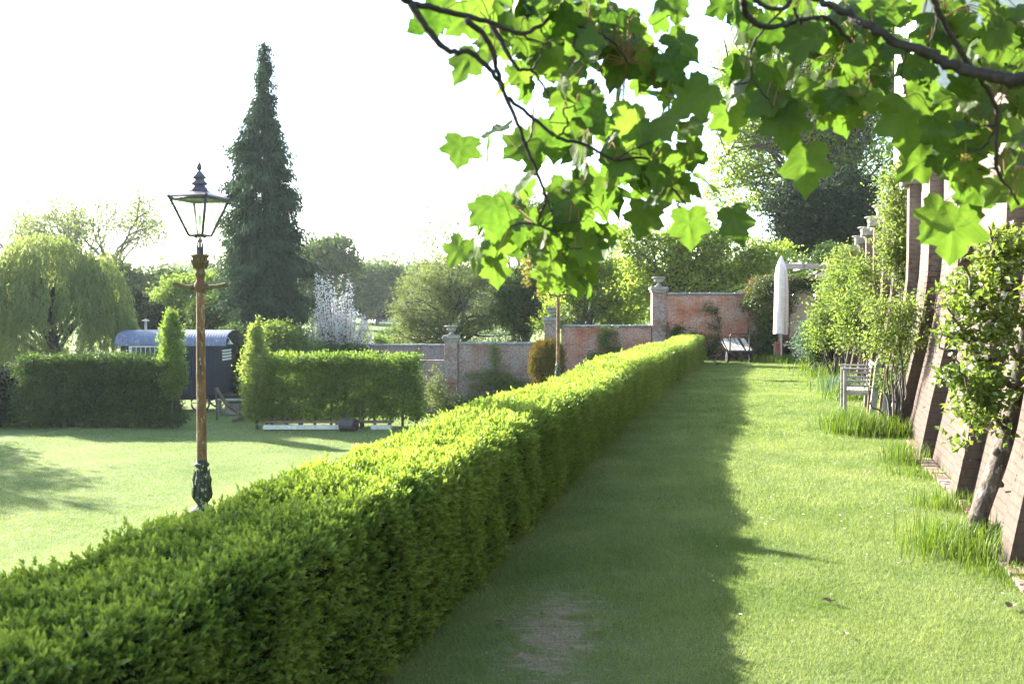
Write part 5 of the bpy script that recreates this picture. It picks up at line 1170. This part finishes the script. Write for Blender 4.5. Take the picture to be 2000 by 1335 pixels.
for (px, Y, h, n, lb) in ((1612,25,.40,420,'bright strap leaved perennials below the far shrubs'),(1640,21,.42,480,'yellow green perennial clump beyond the bench'),(1655,18.6,.36,360,'bright perennial clump just behind the bench'),(1590,28,.4,360,'low perennials at the foot of the bluish shrub')):
    tuft('perennial_clump', lb, 'perennials', px, 740, Y, .28, h, n, wd=.014, spread=.9, group='perennials along the border')
tuft('lavender', 'small pale blue flowered clump in the border beyond the bench', 'plant', 1637, 730, 20.2, .16, .42, 500, lm='blue', wd=.012, spread=.4)
tuft('dock_plant', 'broad leaved weeds behind the apple trunk', 'weed', 1925, 1075, 6.85, .10, .20, 120, lm='ivy', wd=.03, spread=.9)

# garden bench, end on
Yb = 15.9; bx, by = at(1672, 790, Yb)[:2]; o = thing('garden_bench', 'weathered grey slatted garden bench facing the path behind the long grass', 'bench', (bx, by, 0), WA-PI/2)
# local y along the wall, local x to the wall (back)
for y in (0, 1.35):
    b = MB(); box(b, (-.22,y-.03,0), (-.16,y+.03,.80), bev=.006); b.build('leg', M['wood'], o)
    b = MB(); tube(b, [[.24,y,0],[.26,y,.45],[.34,y,.93]], .032, 4); b.build('leg', M['wood'], o)
    b = MB(); box(b, (-.25,y-.035,.802), (.27,y+.035,.835), bev=.008); b.build('armrest', M['wood'], o)
    b = MB()
    for q in range(4): box(b, (-.159,y-.012,.49+q*.08), (.24,y+.012,.53+q*.08))
    b.build('end_slats', M['wood'], o)
    b = MB(); box(b, (-.159,y-.02,.34), (.24,y+.02,.41)); b.build('rail', M['wood'], o)
b = MB()
for q in range(6): box(b, (-.155+q*.068,.032,.413), (-.10+q*.068,1.318,.435), bev=.004)
b.build('seat', M['wood'], o)
b = MB()
for q in range(6):
    z = .50+q*.078; x = .26+(z-.45)*.165; box(b, (x-.012,.035,z-.02), (x+.01,1.315,z+.02))
b.build('backrest', M['wood'], o)
o.scale = (.88,.88,.88)
# leaning stakes
GS2 = 'old wooden stakes leaning together in the border'
for i, (pa, pb, Y, m, lb) in enumerate((((1700,805),(1717,700),13.9,'wood','wide grey stake, most upright and leftmost of the leaning stakes'),((1694,800),(1706,712),14.2,'woodbrown','short brown stake left of the wide grey stake'),((1722,812),(1738,722),13.8,'wood','grey stake in the middle of the leaning group'),((1730,820),(1762,735),13.5,'wood','long pale stake slanting to the right in the leaning group'),((1716,800),(1728,718),14.3,'woodbrown','thin brown stake behind the middle grey one'),((1742,826),(1766,748),13.3,'wood','low grey stake at the right end of the leaning group'))):
    A, B_ = at(*pa, Y), at(*pb, Y+.25); A[2] = -.03
    b = MB(); w_ = (.045,.03,.035,.03,.02,.03)[i]; d = B_-A; v = []
    for (q, k) in ((A,1),(A+d*.94,1),(B_,.55)): v += [q-A+[-w_*k,-.012,0], q-A+[w_*k,-.012,0], q-A+[w_*k,.012,0], q-A+[-w_*k,.012,0]]
    b.add(v, [[j*4+q, j*4+(q+1)%4, j*4+4+(q+1)%4, j*4+4+q] for j in range(2) for q in range(4)]+[[8,9,10,11],[3,2,1,0]]); s = b.build('wooden_stake', M[m]); s.location = A; tag(s, lb, 'stake', GS2)
# fallen leaves on the lawn
GD = 'dead leaves lying on the lawn'
for i, (px, py, r, lb) in enumerate(((975,1225,.018,'curled pale dead leaf in the shade near the soil patch'),(1250,1170,.015,'small dry leaf in shade right of the soil patch'),(1620,1185,.024,'dark curled leaf or twig on the sunlit grass'),(1975,1195,.03,'brown dead leaf at the right edge of the lawn'),(1650,1250,.014,'small dark leaf near the bottom of the sunlit grass'),(1150,985,.018,'pale leaf close to the hedge foot'),(1745,925,.02,'thin dry leaf on the grass near the wall footing'))):
    b_ = .5*(667.5-py)/F*2; Y = EYE/((py-612)/F); p = at(px, py, Y)
    mb = MB(); n = 9; a = np.linspace(0, 2*PI, n, endpoint=False); rr = r*(.7+.5*rng.random(n)); v = np.vstack([[0,0,.008], np.stack([rr*np.cos(a)*1.5, rr*np.sin(a), .012+r*.6*np.abs(np.sin(a*1.0+i))], 1)])
    mb.add(v, [[0, 1+q, 1+(q+1)%n] for q in range(n)]); d = mb.build('dead_leaf', M['deadleaf'] if 'deadleaf' in M else M['woodbrown']); d.location = (p[0], Y, .012); d.rotation_euler = (0,0,i*1.3); tag(d, lb, 'leaf', GD)
# ------------------------------------------------------------ sycamore whose boughs hang over the path
OX, OY = 2.35, -2.6
sy = thing('sycamore_tree', 'sycamore whose sunlit leafy boughs hang across the top of the view', 'tree', (OX, OY, 0)); so_ = np.array([OX, OY, 0.])
def br(name, pts, r0, r1, seg=8, n=6, wob=.003, parent=sy):
    b = MB(); S = spline([np.array(q)-so_ for q in pts], n); S[1:-1] += rng.normal(size=S[1:-1].shape)*wob
    r = np.interp(np.linspace(0,1,len(S)), [0,.45,1], [r0, r0*.4+r1*.6, r1])*(1+.12*rng.random(len(S))); tube(b, S, r, seg); b.build(name, M['darkbark'], parent); return S+so_
TR = br('trunk', [(OX,OY,-.2),(OX,OY,1),(OX-.1,OY+.05,2.6),(OX-.15,OY+.2,4.4),(OX-.3,OY+.3,6.4),(OX-.4,OY+.3,8)], .24, .05, 14, 6, .01)
def B(pxs, Y0, Y1=None, off=0):
    Y1 = Y0 if Y1 is None else Y1; n = len(pxs); return [at(p[0], p[1], Y0+(Y1-Y0)*i/(n-1)) for i, p in enumerate(pxs)]
tw = []
def bough(pts, r0, r1, **k): S = br('bough', pts, r0, r1, **k); tw.append(S); return S
def twig(pts, r0, r1, **k): S = br('twig', pts, r0, r1, seg=6, wob=.0012, **k); tw.append(S); return S
R_ = [(2150,165),(2000,157),(1943,150),(1887,137),(1831,116),(1775,90),(1711,60),(1655,30),(1598,0),(1540,-40),(1500,-80)]
bough([TR[12],(3.0,-1.2,3.1),(2.7,.2,2.75),(2.0,1.35,2.3),tuple(at(2400,185,1.98))]+B(R_, 2.1, 2.4), .024, .006)
L0 = [TR[20],(1.4,-.6,4.6),(.4,1.2,4.0),(-.25,2.0,3.2)]
B1 = [(760,-60),(790,0),(839,13),(885,25),(948,42),(1015,65),(1048,54),(1090,31),(1141,55),(1178,71),(1204,90),(1225,122)]
bough(L0+[at(745,-110,2.12)], .035, .009); twig([at(745,-110,2.12)]+B(B1, 2.15, 2.45), .0085, .003)
B2 = [(800,8),(835,55),(874,99),(914,101),(948,126),(973,159),(990,189),(1040,229),(1090,268),(1149,285),(1199,312),(1262,310),(1300,350),(1340,400)]
twig(B(B2, 2.18, 2.42), .0075, .0025)
twig(B([(910,38),(939,63),(960,96),(971,138),(985,180),(1015,252),(1032,298),(1053,348),(1065,386),(1055,420),(1053,440)], 2.2, 2.4), .007, .003)
twig(B([(1053,440),(1082,453),(1111,482),(1137,484)], 2.32), .003, .0015); twig(B([(1053,440),(1015,436),(990,449)], 2.32), .003, .0015); twig(B([(1065,386),(1090,432),(1141,432)], 2.32), .003, .0015)
twig(B([(960,46),(986,96),(1011,134),(1040,138),(1065,176),(1074,193)], 2.32), .007, .002)
twig(B([(1040,138),(1055,110),(1060,90)], 2.32), .003, .0015); twig(B([(1090,268),(1110,240),(1100,215),(1130,205)], 2.32), .003, .0015); twig(B([(1141,55),(1120,90),(1140,110),(1110,130)], 2.32), .003, .0015)
twig(B([(1015,65),(1060,85),(1090,75)], 2.32), .003, .0015); twig(B([(1040,229),(1035,270),(1010,290)], 2.32), .003, .0015); twig(B([(1199,312),(1240,290),(1290,270)], 2.32), .003, .0015)
twig(B([(1452,-60),(1452,0),(1456,26),(1482,49),(1520,52),(1565,39),(1613,36),(1647,67),(1685,109)], 2.22, 2.36), .009, .004)
twig(B([(1550,-30),(1540,5),(1524,22),(1471,90),(1467,154),(1434,165)], 2.32), .005, .002); twig(B([(1467,154),(1497,191),(1510,210)], 2.32), .003, .0015)
twig(B([(1550,15),(1565,49),(1580,80),(1595,109)], 2.32), .004, .002); twig(B([(1467,-10),(1490,11),(1531,17),(1550,-10)], 2.32), .006, .004)
twig(B([(1815,-60),(1823,0),(1846,49),(1887,116),(1917,157),(1943,206),(1947,255),(1945,326),(1973,371),(1990,400)], 2.22, 2.36), .008, .003)
twig(B([(1946,246),(1920,246),(1902,243)], 2.32), .003, .0015); twig(B([(1939,258),(1924,285),(1898,296),(1870,300)], 2.32), .003, .0015); twig(B([(1945,328),(1925,332),(1909,330)], 2.32), .003, .0015)
twig(B([(1685,109),(1700,150),(1690,190)], 2.32), .003, .0015); twig(B([(1775,90),(1760,140),(1770,190)], 2.32), .003, .0015); twig(B([(1831,-20),(1830,40),(1815,90)], 2.32), .004, .002)
TW = np.concatenate(tw)
# leaf blades
HALF = np.array([(0,0),(.09,-.08),(.20,-.11),(.29,-.07),(.41,-.05),(.41,.04),(.47,.11),(.41,.17),(.36,.24),(.42,.31),(.48,.40),(.57,.50),(.49,.53),(.47,.60),(.39,.61),(.30,.62),(.23,.65),(.26,.73),(.21,.80),(.15,.86),(.08,.92),(0,1.05)])
OUT = np.vstack([HALF, (HALF[1:-1]*[-1,1])[::-1]]); NO = len(OUT); CEN = np.array([0,.32])
# petiole joint at origin; three rings
RG = [CEN+(OUT-CEN)*k for k in (.35,.7,1.0)]
LV = np.vstack([[CEN], *RG])
def sy_leaf(mb, p, D, N, s, tint, curl, asym):
    D = D/np.linalg.norm(D); S = np.cross(D, N); S /= np.linalg.norm(S); N = np.cross(S, D)
    u = LV[:,0].copy(); v = LV[:,1].copy(); u *= 1+asym*.15
    h = -curl*(.55*u*u+.35*np.maximum(v-.25,0)**2*2)+.10*np.abs(u)*(1 if curl > 0 else -.4)+.035*np.sin(v*9+u*5+tint*20)+.02*np.sin(np.abs(u)*14)
    P = p+s*(u[:,None]*S+v[:,None]*D+h[:,None]*N)
    f3 = [[0, 1+i, 1+(i+1)%NO] for i in range(NO)]
    f4 = [[1+r*NO+i, 1+(r+1)*NO+i, 1+(r+1)*NO+(i+1)%NO, 1+r*NO+(i+1)%NO] for r in range(2) for i in range(NO)]
    uv = LV.copy()
    mb.add(P, f4, tint, True, uv); mb.f.append(np.array(f3)+mb.n-len(P)); mb.t.append(np.full(NO, tint)); mb.smooth.append(np.full(NO, True))
BL = [(860,40,28,35,5),(955,30,60,40,12),(1050,30,80,40,18),(1160,50,80,55,20),(1235,60,50,60,15),(1130,110,90,50,20),(1215,130,50,50,8),(1305,105,18,50,3),(1312,150,18,30,2),(1000,110,50,50,8),(925,150,10,40,1),(1060,170,60,40,8),(1150,195,60,40,9),(1250,225,55,40,7),(1310,200,30,30,3),(985,278,40,20,2),(1100,290,70,55,12),(1200,270,80,60,15),(1290,280,70,50,12),(1350,300,40,50,6),(1200,350,90,35,12),(1300,365,70,45,11),(1372,168,34,18,3),(1375,350,25,35,2),(1040,385,40,30,5),(1000,425,55,35,7),(1100,400,60,35,6),(1080,470,85,45,17),(965,470,55,35,5),(1120,530,35,22,3),(1175,480,35,35,6),(1150,440,50,25,6),
 (1340,15,35,20,3),(1425,20,28,25,2),(1500,40,90,50,17),(1600,60,90,60,18),(1700,60,90,70,18),(1800,60,90,60,19),(1900,60,100,60,21),(1980,80,40,80,9),(1485,125,55,45,6),(1560,140,80,50,9),(1650,150,80,55,13),(1750,150,70,60,9),(1850,180,80,50,12),(1950,200,70,60,12),(1445,195,40,35,5),(1530,220,50,40,5),(1620,200,50,45,6),(1880,250,75,55,14),(1960,290,60,60,13),(1850,295,45,40,6),(1920,350,70,45,9),(1980,370,30,50,5),(1300,-60,420,50,26),(1750,-60,350,50,24),(2060,150,50,200,16)]
LIST = []
for cx, cyy, rx, ry, n in BL:
    for _ in range(int(round(n*(.76 if cx < 1330 else .68)))):
        a = rng.uniform(0,2*PI); r = math.sqrt(rng.random()); LIST.append((cx+rx*r*math.cos(a), cyy-18+ry*r*math.sin(a), rng.uniform(46,84), None))
LIST += [(905,268,62,-.2),(1428,408,78,.3),(905,468,62,-.5),(966,505,60,.1),(1575,285,100,0),(1765,190,115,.1),(1842,395,95,-.6),(1865,410,110,.05),(1820,300,85,-.9),(1385,165,95,-.9),(1420,200,80,.2),(1612,180,100,.6),(1530,205,90,.1),(1130,365,70,.8),(1265,400,75,-.3),(1345,410,80,.1),(1020,400,70,-.9),(1120,515,70,.2),(1088,488,78,.1),(1078,512,66,-.3),(1100,500,72,.4),(1092,520,60,0),(1070,470,80,-.2)]
fb = MB(); pb = MB()
for (px, py, sz, rot) in LIST:
    Y = rng.uniform(2.3, 3.0); s = sz/F*Y; p = at(px, py, Y)
    if rot is None:
        D = np.array([rng.normal()*.75, rng.normal()*.45, -.75+rng.normal()*.35]); N = np.array([rng.normal()*.5, -.75+rng.normal()*.55, .55+rng.normal()*.4])
    else:
        D = np.array([math.sin(rot), rng.normal()*.15, -math.cos(rot)]); N = np.array([rng.normal()*.2, -1, .35])
    cur = abs(rng.normal(.5,.4)); sy_leaf(fb, p, D, N, s, float(np.clip(rng.normal(.45,.28),0,1)), cur, rng.normal())
    d2 = ((TW-p)**2).sum(1); q = TW[np.argmin(d2+rng.uniform(0,.004,len(d2)))]; dd = np.linalg.norm(q-p)
    if dd < .35:
        mid = (p+q)/2+np.array([0,0,.02+dd*.12]); tube(pb, spline([q-so_, mid-so_, p-so_], 3), .0013, 4, cap=False)
# the rest of the crown, above and behind the viewpoint, plus an added unseen cluster
n = 1500; d = unit(n); C = np.array([1.3,-1.3,6.6])+d*[4.2,3.6,2.6]*rng.uniform(.45,1,n)[:,None]
n2 = 900; d2_ = unit(n2); C = np.vstack([C, np.array([-2.6,1.6,5.0])+d2_*[2.6,2.0,1.4]*rng.uniform(.3,1,n2)[:,None]]); k = (C[:,2]-1.6 > .42*np.maximum(C[:,1],0)+.9); C = C[k]
for p in C: sy_leaf(fb, p, rng.normal(size=3)+[0,0,-.6], rng.normal(size=3)+[0,0,.8], rng.uniform(.12,.19), float(rng.random()), .4, 0)
for q in range(14):
    Cb = C[C[:,1] < -.6]; e = Cb[rng.integers(len(Cb))]; s_ = TR[rng.integers(16, 28)]; br('limb', [s_, s_*.6+e*.4+[0,0,.3], e], .05, .01, 7, 5, .02)
for l in fb.v: l -= so_
fb.build('foliage', M['syc'], sy, uvs=True)
M['stalk'] = roughmat('leaf_stalk', (.16,.13,.03), (.22,.08,.03), 30, bumps=.1)
pb.build('leaf_stalks', M['stalk'], sy)
# hanging flower bunches
M['catkin'] = leafmat('sycamore_flower', (.20,.20,.06), (.34,.30,.10), .4, (1.4,1.3,.7))
for (px, py, Y) in ((1030,500,2.5),(1055,520,2.5),(1885,300,2.45),(1690,170,2.6),(1325,350,2.6)):
    b = MB(); p = at(px, py, Y)-so_; L_ = .075; m = 130; t = rng.uniform(0,1,m); P = p+np.stack([rng.normal(size=m)*.008*(1-.4*t), rng.normal(size=m)*.008, -L_*t], 1)
    leaves(b, P, unit(m), unit(m), .008, .006, rng.uniform(0,1,m)); tube(b, [p+[0,0,.05], p+[.003,0,-.03], p+[0,0,-L_]], .0012, 4); b.build('flower_bunch', M['catkin'], sy)

# ------------------------------------------------------------ trees outside the view to the left that shade the near hedge and the lawn
def big_tree(label, base, lobes, nc, per, sig, leaf, lm, r0):
    z0 = float(ground_z(base[0], base[1])); o = thing('shade_tree', label, 'tree', (base[0], base[1], z0), 0, 'trees to the left of the lower lawn')
    C, P, N, ct = crown_pts([(l[0]-base[0], l[1]-base[1], l[2]-z0, l[3], l[4], l[5]) for l in lobes], nc, per, sig, .3); n = len(P)
    tb = MB(); zl = max(l[2]+l[5] for l in lobes)-z0; limbs(tb, [0,0,-.2], [.1,0,zl*.85], C, r0, 26); tb.build('trunk', M['bark'], o)
    fb = MB(); leaves(fb, P, unit(n), norm(rng.normal(size=(n,3))*.7+[0,0,.7]), leaf*rng.uniform(.7,1.3,n), leaf*.7, np.clip(.5+ct+rng.normal(size=n)*.2,0,1)); fb.build('crown', M[lm], o)
big_tree('broad tree standing left of the nearest lamp beyond the picture edge', (-12.0, 9.8), [(-12.0,9.6,6.0,2.8,2.9,1.9),(-13.2,10.8,6.6,2.2,2.2,1.6),(-10.5,8.9,5.4,1.9,1.7,1.5),(-11.2,11.2,5.6,1.4,.9,1.2)], 760, 60, .30, .16, 'hornbeam', .18)
big_tree('tall loose tree beside the lower lawn beyond the picture edge', (-24, 31), [(-24,31,4.5,2.4,2.4,2.6),(-26,32,6.5,2.0,2.0,2.0)], 75, 50, .32, .18, 'hornbeam', .2)
big_tree('spreading tree far left of the dark hedge', (-27, 33.5), [(-27,33.5,4.5,3.4,3.4,3.2),(-24.5,33,3.2,2.0,2.0,2.2)], 190, 50, .34, .2, 'hornbeam', .25)

# ------------------------------------------------------------ haze
b = MB(); box(b, (-880,-58,-4), (880,1050,40)); t = NT('haze_air')
pv = t.n('ShaderNodeVolumePrincipled'); pv.inputs['Color'].default_value = (.93,.96,1,1); pv.inputs['Density'].default_value = HAZE; pv.inputs['Anisotropy'].default_value = .35
t.t.links.new(pv.outputs[0], t.out.inputs[1]); hz = b.build('haze', t.m); tag(hz, kind='stuff')
hz['label'] = 'pale sunlit haze in the air over the garden'
